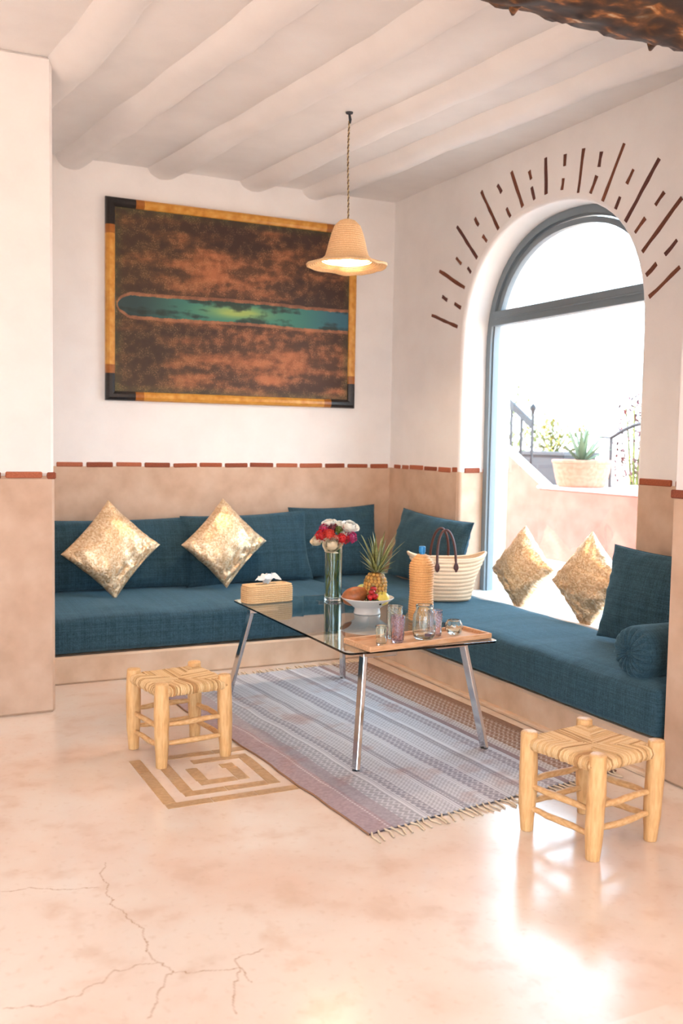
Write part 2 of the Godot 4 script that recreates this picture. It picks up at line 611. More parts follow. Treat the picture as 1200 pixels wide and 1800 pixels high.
func build_shell() -> void:
	rng.seed = 11
	var fl := struct("floor")
	slab(fl, "screed", Vector3(-3.3, -0.2, -7.2), Vector3(4.2, 0, 3.3), M.floor)
	# a square spiral of tan strips let into the floor
	var o := Vector2(1.35, -3.93)
	var r := 0.285
	var runs := []
	for ring in 3:
		var a := r - ring * 0.1
		var q := [Vector2(-a, a), Vector2(a, a), Vector2(a, -a), Vector2(-a, -a), Vector2(-a, a)]
		for k in 4:
			var from: Vector2 = q[k]
			var to: Vector2 = q[k + 1]
			var d := (to - from).normalized()
			if k == 2:
				to -= d * 0.1
			runs.append([from, to - d * 0.027, d])
	for run in runs:
		var d: Vector2 = run[2]
		var from: Vector2 = run[0] - d * 0.024
		var length: float = (run[1] - from).dot(d)
		var n := maxi(1, roundi(length / 0.19))
		for k in n:
			var s := Shape.new()
			var mid: Vector2 = o + from + d * length * (k + 0.5) / n
			var l := length / n - 0.004
			s.box(Vector3.ZERO, Vector3(l if absf(d.x) > 0.5 else 0.052, 0.01, 0.052 if absf(d.x) > 0.5 else l), 0.001)
			part("inlay_strip", s, M.inlay, fl, Vector3(mid.x, -0.0035 + rng.randf() * 0.0008, mid.y))

	var ce := struct("ceiling")
	slab(ce, "plaster", Vector3(-3.3, CEILING, -7.2), Vector3(4.2, CEILING + 0.25, 3.3), M.white)
	var wob := noise(1.0, 3, FastNoiseLite.TYPE_SIMPLEX_SMOOTH, 12)
	var beams := [[0.80, 1.12], [1.30, 1.73], [1.945, 2.345], [2.64, 2.97], [3.125, 3.485], [0.2, 0.5], [-0.45, -0.15], [-1.1, -0.8], [-1.75, -1.45], [-2.4, -2.1]]
	for k in beams.size():
		var s := Shape.new()
		var p := PackedVector3Array()
		for j in 70:
			var z := lerpf(-6.95, 3.05, j / 69.0)
			var x: float = lerpf(beams[k][0], beams[k][1], (z + 6.9) / 3.4)
			x += wob.get_noise_2d(z * 0.7, k * 9.0) * 0.03
			var half := 0.115 + wob.get_noise_2d(z * 0.9, k * 9.0 + 4.0) * 0.02
			var drop := 0.085 + wob.get_noise_2d(z * 0.9, k * 9.0 + 7.0) * 0.025
			for i in 13:
				var t := lerpf(-1.0, 1.0, i / 12.0)
				var q := t * absf(t) * 0.35 + t * 0.65
				var y := pow(maxf(0.0, 1.0 - absf(pow(absf(q), 2.2))), 0.62)
				p.append(Vector3(x + q * half, CEILING + 0.01 - y * drop + wob.get_noise_3d(z * 6.0, q * 2.0, k) * 0.004, z))
		s.grid(p, 13, 70, false, false, 1)
		part("beam", s, M.white, ce)

	var wb := struct("wall_back")
	slab(wb, "plaster", Vector3(-3.3, DADO, BACK - 0.3), Vector3(4.2, CEILING, BACK), M.white)
	slab(wb, "dado", Vector3(-3.3, 0, BACK - 0.3), Vector3(4.2, DADO, BACK + 0.004), M.tan)
	brick_course(wb, Vector3(0.9, DADO + 0.012, BACK), Vector3(3.8, DADO + 0.012, BACK), Vector3.BACK, [0.06, 0.18, 0.18, 0.185])

	var wr := struct("wall_right")
	var top := arch_outline(0.03, DADO)
	var face := PackedVector2Array([Vector2(-7.2, DADO)])
	face.append_array(top)
	face.append_array(PackedVector2Array([Vector2(-2.9, DADO), Vector2(-2.9, CEILING), Vector2(-7.2, CEILING)]))
	part("plaster", sheet(face, RIGHT, 1.0), M.white, wr)
	part("outer_plaster", sheet(face, RIGHT + 0.4, -1.0), M.pink, wr)
	part("arch_reveal", reveal(DADO), M.white, wr)
	slab(wr, "dado", Vector3(RIGHT - 0.004, 0, -7.2), Vector3(RIGHT + 0.4, DADO, OPEN_A - 0.03), M.tan)
	slab(wr, "dado", Vector3(RIGHT - 0.004, 0, OPEN_B + 0.03), Vector3(RIGHT + 0.4, DADO, -2.9), M.tan)
	slab(wr, "dado", Vector3(RIGHT - 0.004, 0, OPEN_A - 0.03), Vector3(RIGHT + 0.4, SILL - 0.05, OPEN_B + 0.03), M.tan)
	slab(wr, "sill", Vector3(RIGHT - 0.012, SILL - 0.05, OPEN_A - 0.03), Vector3(RIGHT + 0.42, SILL, OPEN_B + 0.03), M.white, 0.01)
	part("jamb", reveal(SILL, -1), M.tan, wr)
	part("jamb", reveal(SILL, 1), M.tan, wr)
	brick_course(wr, Vector3(RIGHT, DADO + 0.012, BACK + 0.08), Vector3(RIGHT, DADO + 0.012, OPEN_A - 0.03), Vector3.LEFT, [0.1, 0.1, 0.2])
	brick_course(wr, Vector3(RIGHT + 0.04, DADO + 0.012, OPEN_A), Vector3(RIGHT + 0.24, DADO + 0.012, OPEN_A), Vector3.BACK, [0.13, 0.05])
	brick_course(wr, Vector3(RIGHT, DADO + 0.012, OPEN_B + 0.03), Vector3(RIGHT, DADO + 0.012, -2.95), Vector3.LEFT, [0.24, 0.22])
	# the sunburst of thin bricks round the arch: (z, y) of both ends of each
	var rays := [
		[-6.306, 2.402, -5.95, 2.28], [-6.212, 2.713, -5.871, 2.546], [-5.988, 2.994, -5.723, 2.728], [-5.693, 3.174, -5.478, 2.88], [-5.349, 3.225, -5.214, 2.975], [-4.994, 3.226, -4.977, 3.001],
		[-4.635, 3.191, -4.673, 2.943], [-4.291, 3.13, -4.457, 2.85], [-4.019, 2.981, -4.26, 2.696], [-3.844, 2.739, -4.117, 2.507], [-3.838, 2.383, -4.052, 2.256],
		[-6.164, 2.521, -6.096, 2.488], [-5.995, 2.45, -5.912, 2.41], [-5.988, 2.774, -5.923, 2.72], [-5.837, 2.68, -5.796, 2.64], [-5.764, 3.007, -5.716, 2.949], [-5.661, 2.87, -5.608, 2.824],
		[-5.502, 3.174, -5.454, 3.117], [-5.391, 3.0, -5.347, 2.936], [-5.156, 3.185, -5.135, 3.129], [-5.127, 3.077, -5.096, 2.993], [-4.804, 3.2, -4.808, 3.131], [-4.813, 3.06, -4.825, 2.993],
		[-4.48, 3.133, -4.497, 3.051], [-4.511, 3.005, -4.563, 2.916], [-4.21, 2.969, -4.26, 2.903], [-4.309, 2.843, -4.345, 2.783], [-3.972, 2.796, -4.032, 2.739], [-4.106, 2.687, -4.18, 2.622],
		[-3.866, 2.527, -3.947, 2.464], [-4.007, 2.427, -4.08, 2.376],
	]
	for k in rays.size():
		var q: Array = rays[k]
		var a := Vector3(0, q[1], q[0])
		var b := Vector3(0, q[3], q[2])
		var s := Shape.new()
		var d := (b - a).normalized()
		# a run of a few splinters with uneven edges
		var side := d.cross(Vector3.LEFT)
		var n := maxi(2, int((b - a).length() / 0.06))
		var p := PackedVector3Array()
		for j in n + 1:
			var c := a.lerp(b, float(j) / n) - (a + b) * 0.5
			var w := 0.014 + rng.randf_range(-0.003, 0.003)
			var off := rng.randf_range(-0.002, 0.002)
			for e in [[-1.0, 0.012], [-0.8, -0.004], [0.8, -0.004], [1.0, 0.012]]:
				p.append(c + side * (e[0] * w + off) + Vector3(e[1], 0, 0))
		s.grid(p, 4, n + 1, true)
		s.poly(p.slice(0, 4), Vector3.ZERO)
		s.poly(p.slice(n * 4, n * 4 + 4), Vector3.ZERO)
		part("ray_brick", s, M.rays[k % 3], wr, (a + b) * 0.5 + Vector3(RIGHT, 0, 0))

	# the pier on the left, the pier on the right, and the rest of the room behind the camera
	var wl := struct("wall_left_pier")
	slab(wl, "plaster", Vector3(-3.3, DADO, BACK - 0.1), Vector3(0.875, CEILING, -5.17), M.white, 0.015)
	slab(wl, "dado", Vector3(-3.3, 0, BACK - 0.1), Vector3(0.879, DADO, -5.166), M.tan, 0.015)
	brick_course(wl, Vector3(0.885, DADO + 0.004, -5.17), Vector3(-0.3, DADO + 0.004, -5.17), Vector3.BACK, [0.045, 0.18, 0.19, 0.18])
	brick_course(wl, Vector3(0.875, DADO + 0.004, -5.2), Vector3(0.875, DADO + 0.004, -5.7), Vector3.RIGHT, [0.16])
	var wp := struct("wall_right_pier")
	slab(wp, "plaster", Vector3(3.09, DADO, -3.09), Vector3(4.2, CEILING, 3.3), M.white, 0.015)
	slab(wp, "dado", Vector3(3.086, 0, -3.094), Vector3(4.2, DADO, 3.3), M.tan, 0.015)
	brick_course(wp, Vector3(3.09, DADO + 0.004, -3.1), Vector3(3.09, DADO + 0.004, 0.0), Vector3.LEFT, [0.1, 0.19])
	brick_course(wp, Vector3(3.12, DADO + 0.004, -3.09), Vector3(3.8, DADO + 0.004, -3.09), Vector3.FORWARD)
	var ws := struct("wall_left")
	slab(ws, "plaster", Vector3(-3.3, 0, -5.2), Vector3(-3.0, CEILING, -2.1), M.white)
	slab(ws, "plaster", Vector3(-3.3, 0, -1.0), Vector3(-3.0, CEILING, 3.3), M.white)
	slab(ws, "lintel", Vector3(-3.3, 2.3, -2.1), Vector3(-3.0, CEILING, -1.0), M.white)
	var wn := struct("wall_near")
	slab(wn, "plaster", Vector3(-3.3, 0, 3.0), Vector3(-2.0, CEILING, 3.3), M.white)
	slab(wn, "plaster", Vector3(2.0, 0, 3.0), Vector3(4.2, CEILING, 3.3), M.white)
	slab(wn, "lintel", Vector3(-2.0, 2.7, 3.0), Vector3(2.0, CEILING, 3.3), M.white)

	# the storey above, seen only by the shade it casts on the terrace
	var wu := struct("wall_upper")
	slab(wu, "plaster", Vector3(-3.3, CEILING + 0.25, -7.2), Vector3(4.2, 7.0, 3.3), M.pink)

	# rough trunk under the ceiling
	var tb := Shape.new()
	var rough := noise(1.0, 4, FastNoiseLite.TYPE_SIMPLEX_SMOOTH, 14)
	var tp := PackedVector3Array()
	for j in 220:
		var x := lerpf(-3.1, 3.3, j / 219.0)
		for i in 36:
			var t := TAU * i / 36
			var rr := 0.168 + rough.get_noise_3d(x * 1.2, cos(t) * 0.6, sin(t) * 0.6) * 0.03 + absf(rough.get_noise_3d(x * 5.0, cos(t) * 6.0, sin(t) * 6.0)) * 0.034 - 0.006
			tp.append(Vector3(x, 3.03 + sin(t) * rr, -2.66 + cos(t) * rr))
	tb.grid(tp, 36, 220, true)
	var beam := thing("timber_beam", "rough dark brown tree trunk beam under the ceiling", "beam", Vector3.ZERO)
	part("trunk", tb, M.timber, beam)
	for q in [[1.93, 0.008], [2.53, 0.012]]:
		var k := Shape.new()
		k.tube(PackedVector3Array([Vector3(q[0], 2.90, -2.70), Vector3(q[0] + 0.01, 2.880, -2.735), Vector3(q[0] + 0.02, 2.874 - q[1] * 0.5, -2.75)]), PackedFloat32Array([0.03, 0.016, 0.006]), 9)
		part("knot", k, M.timber, beam)


func build_window() -> void:
	var w := struct("window_1")
	var x := RIGHT + 0.235
	# outer frame, arched
	var s := Shape.new()
	var p := PackedVector3Array()
	var rings := [[0.006, -0.035], [-0.05, -0.035], [-0.05, -0.015], [-0.062, -0.015], [-0.062, 0.035], [0.006, 0.035]]
	var count := 0
	for q in rings:
		var line := arch_outline(q[0], SILL)
		count = line.size()
		for r in line:
			p.append(Vector3(x + q[1], r.y, r.x))
	flat_loft(s, p, count, rings.size(), true)
	part("frame", s, M.frame, w)
	# the upper light's own sash
	var sash := Shape.new()
	var sp := PackedVector3Array()
	for q in [[-0.07, -0.02], [-0.105, -0.02], [-0.105, 0.02], [-0.07, 0.02]]:
		for r in arch_outline(q[0], 2.36).slice(4, -4):
			sp.append(Vector3(x + q[1], maxf(r.y, 2.36), r.x))
	flat_loft(sash, sp, arch_outline(0.0, 2.36).size() - 8, 4, true)
	part("sash", sash, M.frame, w)
	var t := Shape.new()
	t.box(Vector3(x, 2.335, (OPEN_A + OPEN_B) * 0.5), Vector3(0.075, 0.10, OPEN_B - OPEN_A - 0.06), 0.004)
	t.box(Vector3(x - 0.04, 2.335, (OPEN_A + OPEN_B) * 0.5), Vector3(0.012, 0.012, OPEN_B - OPEN_A - 0.2), 0.003)
	part("transom", t, M.frame, w)
	part("pane", pane_sheet(PackedVector2Array([Vector2(OPEN_A + 0.05, SILL + 0.03), Vector2(OPEN_A + 0.05, 2.3), Vector2(OPEN_B - 0.05, 2.3), Vector2(OPEN_B - 0.05, SILL + 0.03)]), x), M.pane, w)
	var up := PackedVector2Array()
	for r in arch_outline(-0.09, 2.36):
		if r.y > 2.36:
			up.append(r)
	up.insert(0, Vector2(up[0].x, 2.36))
	up.append(Vector2(up[-1].x, 2.36))
	part("pane", pane_sheet(up, x), M.pane, w)


func pane_sheet(p: PackedVector2Array, x: float) -> Shape:
	return sheet(p, x, 1.0)


# Rows of points joined with hard edges between them.
func flat_loft(s: Shape, p: PackedVector3Array, nu: int, nv: int, closed: bool) -> void:
	for j in (nv if closed else nv - 1):
		var j1 := (j + 1) % nv
		var mid := Vector3.ZERO
		for i in nu - 1:
			mid = Vector3.ZERO
			for k in nv:
				mid += p[k * nu + i] + p[k * nu + i + 1]
			mid /= nv * 2.0
			s.poly(PackedVector3Array([p[j * nu + i], p[j * nu + i + 1], p[j1 * nu + i + 1], p[j1 * nu + i]]), mid)


# ---------------------------------------------------------------- bench, mattresses, cushions
func build_bench_and_mattresses() -> void:
	rng.seed = 21
	var b := thing("masonry_bench", "low L-shaped bench base of cream plaster under the blue mattresses", "bench")
	slab(b, "back_run", Vector3(0.88, 0, BACK), Vector3(RIGHT - 0.005, 0.165, BENCH_Z), M.bench, 0.012)
	slab(b, "side_run", Vector3(BENCH_X, 0, BENCH_Z - 0.02), Vector3(RIGHT - 0.005, 0.165, -3.095), M.bench, 0.012)
	slab(b, "plinth", Vector3(BENCH_X - 0.035, 0, BENCH_Z + 0.0), Vector3(BENCH_X + 0.02, 0.022, -3.095), M.bench, 0.006)
	var m := thing("bench_mattress", "long blue chambray mattress on the bench along the back wall", "mattress", Vector3((0.885 + 3.04) / 2, 0.166, (BACK + BENCH_Z) / 2 + 0.01))
	part("cover", mattress(3.04 - 0.885, BENCH_Z - BACK - 0.02, 0.235, 3), M.denim, m)
	var n := thing("bench_mattress", "long blue chambray mattress on the bench under the arched window", "mattress", Vector3((BENCH_X + RIGHT) / 2 - 0.018, 0.166, (BACK - 3.1) / 2), PI / 2)
	part("cover", mattress(-3.1 - BACK - 0.01, RIGHT - BENCH_X - 0.005, 0.235, 8), M.denim, n)


# A soft block, its foot on y = 0, long along x.
func mattress(l: float, w: float, h: float, s: int) -> Shape:
	var f := noise(1.0, 3, FastNoiseLite.TYPE_SIMPLEX_SMOOTH, s)
	var p := PackedVector3Array()
	var loop := 56
	var rows := [[-0.5, 0.0], [-0.5, 0.6], [-0.497, 0.93], [-0.488, 0.985]]
	for k in range(1, 60):
		rows.append([-0.48 + 0.96 * k / 60.0, 1.0])
	rows += [[0.488, 0.985], [0.497, 0.93], [0.5, 0.6], [0.5, 0.0]]
	for r in rows:
		for i in loop:
			var t := TAU * i / loop
			var c := cos(t)
			var d := sin(t)
			var e := 0.24
			var z := signf(c) * pow(absf(c), e) * w * 0.5
			var y := signf(d) * pow(absf(d), e) * h * 0.5
			var x: float = r[0] * l
			if y > 0.0:
				y += (1.0 - pow(2.0 * z / w, 2.0)) * 0.012 + f.get_noise_2d(x * 1.6, z * 2.0) * 0.016 * (y / h * 2.0)
			z += f.get_noise_3d(x * 2.5, y * 4.0, 3.0) * 0.012 * absf(c)
			p.append(Vector3(x, h * 0.5 + y * r[1], z * (0.6 + 0.4 * r[1])))
	var sh := Shape.new()
	sh.grid(p, loop, rows.size(), true)
	for k in sh.v.size():
		sh.uv[k] = Vector2(sh.v[k].x, sh.v[k].z)
	return sh


# A stuffed square: width along x, height along y, front along z, its middle at the origin.
func pillow(w: float, h: float, t: float, s: int, crease := 0.010, slump := 0.0) -> Shape:
	var f := noise(1.0, 3, FastNoiseLite.TYPE_SIMPLEX_SMOOTH, s)
	var n := 30
	var p := PackedVector3Array()
	var uvs := PackedVector2Array()
	for j in n + 1:
		var b := sin(lerpf(-1.0, 1.0, float(j) / n) * PI / 2.0)
		for i in 2 * n:
			var k := i if i <= n else 2 * n - i
			var a := sin(lerpf(-1.0, 1.0, float(k) / n) * PI / 2.0)
			var side := 1.0 if i <= n else -1.0
			var puff := pow(maxf(0.0, (1.0 - a * a) * (1.0 - b * b)), 0.42)
			# the outline draws in between its corners
			var x := w * 0.5 * a * (1.0 - 0.07 * (1.0 - b * b) * absf(a))
			var y := h * 0.5 * b * (1.0 - 0.07 * (1.0 - a * a) * absf(b))
			var edge := pow(maxf(absf(a), absf(b)), 3.0)
			var z := side * t * 0.5 * puff
			z += f.get_noise_3d(a * 3.0, b * 3.0, side * 2.0) * crease * minf(1.0, puff * 3.0) * (0.6 + edge)
			z -= side * slump * 0.4 * absf(f.get_noise_2d(a * 2.0, b * 9.0)) * clampf(-b, 0.0, 1.0) * puff
			y += slump * clampf(-b - 0.3, 0.0, 1.0) * h * 0.25
			p.append(Vector3(x, y, z))
			uvs.append(Vector2(x * 0.9 + 0.5 + (0.37 if side < 0.0 else 0.0), y * 0.9 + 0.5))
	var sh := Shape.new()
	sh.grid(p, 2 * n, n + 1, true)
	for j in n + 1:
		for i in 2 * n + 1:
			sh.uv[j * (2 * n + 1) + i] = uvs[j * 2 * n + i % (2 * n)]
	return sh


func facing(out: Vector3, lean: float, spin := 0.0) -> Basis:
	var x := Vector3.UP.cross(out).normalized()
	var z := out.normalized() * cos(lean) + Vector3.UP * sin(lean)
	return Basis(x, z.cross(x), z).rotated(z, spin)


func seam(w: float, h: float) -> Shape:
	var s := Shape.new()
	var p := PackedVector3Array()
	for k in 49:
		var t := 4.0 * k / 48.0
		var q := int(t) % 4
		var u := (t - int(t)) * 2.0 - 1.0
		var dip := 1.0 - 0.07 * (1.0 - u * u)
		var c: Vector2 = [Vector2(u, -dip), Vector2(dip, u), Vector2(-u, dip), Vector2(-dip, -u)][q]
		p.append(Vector3(c.x * w * 0.5, c.y * h * 0.5, 0))
	s.tube(p, PackedFloat32Array([0.0035]), 6)
	return s


func cushion(called: String, label: String, at: Vector3, b: Basis, w: float, h: float, t: float, m: Material, s: int, slump := 0.0, group := "") -> Node3D:
	var o := thing(called, label, "cushion", at, 0.0, group)
	o.basis = b
	part("cover", pillow(w, h, t, s, 0.014, slump), m, o)
	if slump == 0.0:
		part("seam", seam(w, h), m, o)
	return o


func build_cushions() -> void:
	var g := "blue back cushions of the bench seat"
	var back := Vector3.BACK
	cushion("back_cushion", "long navy back cushion cut off by the plaster pier, behind a gold cushion", Vector3(1.50, 0.65, -6.64), facing(back, 0.28), 1.22, 0.50, 0.21, M.denim, 31, 0.0, g)
	cushion("back_cushion", "navy back cushion behind the second gold cushion from the pier", Vector3(2.50, 0.66, -6.63), facing(back, 0.26, 0.03), 0.98, 0.52, 0.21, M.denim, 32, 0.0, g)
	cushion("back_cushion", "teal square cushion behind the flowers in the corner of the seat", Vector3(3.25, 0.68, -6.72), facing(back, 0.22, 0.02), 0.74, 0.55, 0.18, M.denim, 33, 0.0, g)
	cushion("back_cushion", "dark teal cushion leaning on the wall behind the straw basket", Vector3(3.66, 0.675, -6.02), facing(Vector3.LEFT, 0.24, -0.035), 0.98, 0.52, 0.18, M.denim, 34, 0.0, g)
	cushion("back_cushion", "dark blue square cushion at the window's end, above the bolster", Vector3(3.62, 0.665, -3.70), facing(Vector3(-1, 0, 0.12), 0.2, -0.03), 0.68, 0.50, 0.18, M.denim, 35, 0.0, g)
	var gg := "gold sequin cushions"
	cushion("sequin_cushion", "gold sequin cushion standing on its corner beside the plaster pier", Vector3(1.455, 0.705, -6.36), facing(Vector3(0.05, 0, 1), 0.27, PI / 4 + 0.03), 0.485, 0.485, 0.2, M.sequin, 41, 0.35, gg)
	cushion("sequin_cushion", "gold sequin cushion standing on its corner near the flowers", Vector3(2.25, 0.72, -6.40), facing(Vector3(0.05, 0, 1), 0.27, PI / 4 - 0.02), 0.465, 0.465, 0.2, M.sequin, 42, 0.35, gg)
	cushion("sequin_cushion", "gold sequin cushion on the window sill next to the straw basket", Vector3(3.905, 0.615, -5.23), facing(Vector3(-1, 0, 0.1), 0.22, -0.66), 0.43, 0.43, 0.17, M.sequin, 43, 0.3, gg)
	cushion("sequin_cushion", "gold sequin cushion on the window sill next to the dark square cushion", Vector3(3.90, 0.625, -4.56), facing(Vector3(-1, 0, 0.1), 0.22, -0.66), 0.45, 0.45, 0.17, M.sequin, 44, 0.3, gg)
	# the bolster at the near end, its end gathered to a button
	var o := thing("bolster", "dark blue round bolster with a gathered end at the end of the mattress", "cushion", Vector3(3.10, 0.515, -3.33), 0.0)
	var p := PackedVector3Array()
	var seg := 72
	var r := 0.128
	var rows := [[0.012, 0.02], [0.004, 0.12], [-0.004, 0.35], [0.0, 0.6], [0.012, 0.82], [0.03, 0.95], [0.055, 1.0]]
	for k in 12:
		rows.append([0.08 + 0.54 * k / 11.0, 1.0])
	rows += [[0.645, 0.95], [0.66, 0.7], [0.665, 0.0]]
	var f := noise(1.0, 2, FastNoiseLite.TYPE_SIMPLEX_SMOOTH, 46)
	for q in rows:
		for i in seg:
			var t := TAU * i / seg
			var pleat: float = (pow(absf(sin(t * 9.0)), 0.7) - 0.5) * 0.018 * clampf(1.3 - absf(q[1] - 0.5) * 1.6, 0.0, 1.0) * (1.0 if q[0] < 0.07 else 0.0)
			var rr: float = r * q[1] * (1.0 + f.get_noise_3d(q[0] * 4.0, cos(t), sin(t)) * 0.03)
			p.append(Vector3(q[0] - pleat, rr * sin(t) * 0.94, rr * cos(t)))
	var s := Shape.new()
	s.grid(p, seg, rows.size(), true)
	part("cover", s, M.denim, o)
	var bt := Shape.new()
	bt.ball(Vector3(0.004, 0, 0), Vector3(0.008, 0.016, 0.016), 12, 8)
	part("button", bt, M.denim, o)


# ---------------------------------------------------------------- rug
func rug_material() -> StandardMaterial3D:
	var w := 320
	var h := 640
	var blot := grey(noise(0.012, 4, FastNoiseLite.TYPE_SIMPLEX_SMOOTH, 91), w, h)
	var fine := grey(noise(0.5, 1, FastNoiseLite.TYPE_VALUE, 92), w, h)
	var light := rgb8(236, 236, 240)
	var grey_ := rgb8(172, 172, 180)
	var mauve := rgb8(172, 154, 160)
	var brown := rgb8(152, 124, 110)
	# bands across the rug: start, ground, kind of figure (0 none, 1 zigzag, 2 checks, 3 lines, 4 dots)
	var bands := [
		[0.0, mauve, 0], [0.065, mauve, 4], [0.085, rgb8(170, 162, 170), 0], [0.135, grey_, 1], [0.20, grey_, 3], [0.225, rgb8(160, 158, 168), 1], [0.26, grey_, 2], [0.33, grey_, 3], [0.345, rgb8(166, 164, 174), 4],
		[0.37, grey_, 2], [0.44, grey_, 3], [0.46, rgb8(162, 158, 168), 1], [0.52, grey_, 3], [0.54, grey_, 2], [0.60, rgb8(166, 162, 170), 4], [0.625, grey_, 3], [0.645, grey_, 2], [0.70, rgb8(166, 160, 168), 1], [0.745, grey_, 3],
		[0.765, rgb8(160, 140, 142), 0], [0.79, rgb8(170, 158, 156), 2], [0.83, brown, 1], [0.90, brown, 1], [0.965, brown, 0],
	]
	var data := PackedByteArray()
	data.resize(w * h * 3)
	var k := 0
	for x in w:
		var u := float(x) / w
		while k + 1 < bands.size() and u >= bands[k + 1][0]:
			k += 1
		var kind: int = bands[k][2]
		var into: float = (u - bands[k][0]) * w
		for y in h:
			var on := 0.0
			match kind:
				1: on = 0.62 if (int(into) + absi(y % 10 - 5)) % 8 < 3 else 0.0
				2: on = 0.8 if (x % 6 < 3) != (y % 6 < 2) else 0.15
				3: on = 0.9 if int(into) % 3 != 2 else 0.2
				4: on = 0.7 if int(into) % 6 in [2, 3] and y % 5 < 3 else 0.0
			var b := blot[y * w + x] / 255.0
			var c: Color = bands[k][1]
			c = c.lerp(light, on * (0.55 + 0.5 * fine[y * w + x] / 255.0))
			c = c.lerp(rgb8(168, 128, 122), clampf((b - 0.62) * 1.8, 0.0, 0.45))
			c = c.lerp(Color.BLACK, (fine[y * w + x] / 255.0 - 0.5) * 0.12)
			put_rgb(data, (y * w + x) * 3, c)
	var m := mat(Color.WHITE, 0.95)
	m.albedo_texture = bytes_texture(data, w, h)
	m.metallic_specular = 0.2
	return m


func build_rug() -> void:
	rng.seed = 31
	var nl := Vector2(1.645, -3.08)
	var nr := Vector2(2.985, -3.26)
	var fl := Vector2(1.465, -5.50)
	var fr := Vector2(2.93, -5.60)
	var f := noise(1.0, 2, FastNoiseLite.TYPE_SIMPLEX_SMOOTH, 32)
	var at := func(u: float, v: float) -> Vector3:
		var q := nl.lerp(nr, u).lerp(fl.lerp(fr, u), v)
		q.x += f.get_noise_1d(v * 5.0) * 0.02 * (1.0 - u) + 0.012 * sin(v * PI)
		q.y += f.get_noise_1d(u * 6.0 + 40.0) * 0.012
		return Vector3(q.x, 0.0, q.y)
	var o := thing("woven_rug", "grey and mauve flat-woven rug with white stripes and fringes under the table", "rug")
	var p := PackedVector3Array()
	var uv := PackedVector2Array()
	var nu := 24
	var nv := 48
	for j in nv + 1:
		for i in 2 * (nu + 1):
			var top := i <= nu
			var u := float(i if top else 2 * nu + 1 - i) / nu
			var q: Vector3 = at.call(u, float(j) / nv)
			p.append(q + Vector3.UP * (0.007 if top else 0.0005))
			uv.append(Vector2(u, float(j) / nv))
	var s := Shape.new()
	s.grid(p, 2 * (nu + 1), nv + 1, true)
	for j in nv + 1:
		for i in 2 * (nu + 1) + 1:
			s.uv[j * (2 * (nu + 1) + 1) + i] = uv[j * 2 * (nu + 1) + i % (2 * (nu + 1))]
	part("weave", s, rug_material(), o)
	var cord := mat(rgb8(228, 208, 182), 0.9)
	var dark := mat(rgb8(150, 110, 84), 0.9)
	for e in 2:
		var b := Shape.new()
		var line := PackedVector3Array()
		for k in 49:
			line.append(at.call(k * 0.0 if e == 0 else 1.0, k / 48.0) + Vector3.UP * 0.0045)
		b.tube(line, PackedFloat32Array([0.004]), 6)
		part("selvedge", b, dark, o)
	for e in 2:
		for k in 44:
			var u := (k + 0.5) / 44.0
			var root: Vector3 = at.call(u, float(e)) + Vector3.UP * 0.005
			var d := Vector3(rng.randf_range(-0.25, 0.25), 0, 1.0 if e == 0 else -1.0).normalized()
			var l := rng.randf_range(0.065, 0.085)
			var t := Shape.new()
			var w := Vector3(d.z, 0, -d.x) * rng.randf_range(-0.012, 0.012)
			t.tube(PackedVector3Array([-d * 0.006, d * l * 0.35 + w, d * l * 0.7 + w * 0.3, d * l + Vector3.DOWN * 0.001]), PackedFloat32Array([0.0045, 0.004, 0.0042, 0.003]), 6)
			part("tassel", t, cord, o, root)


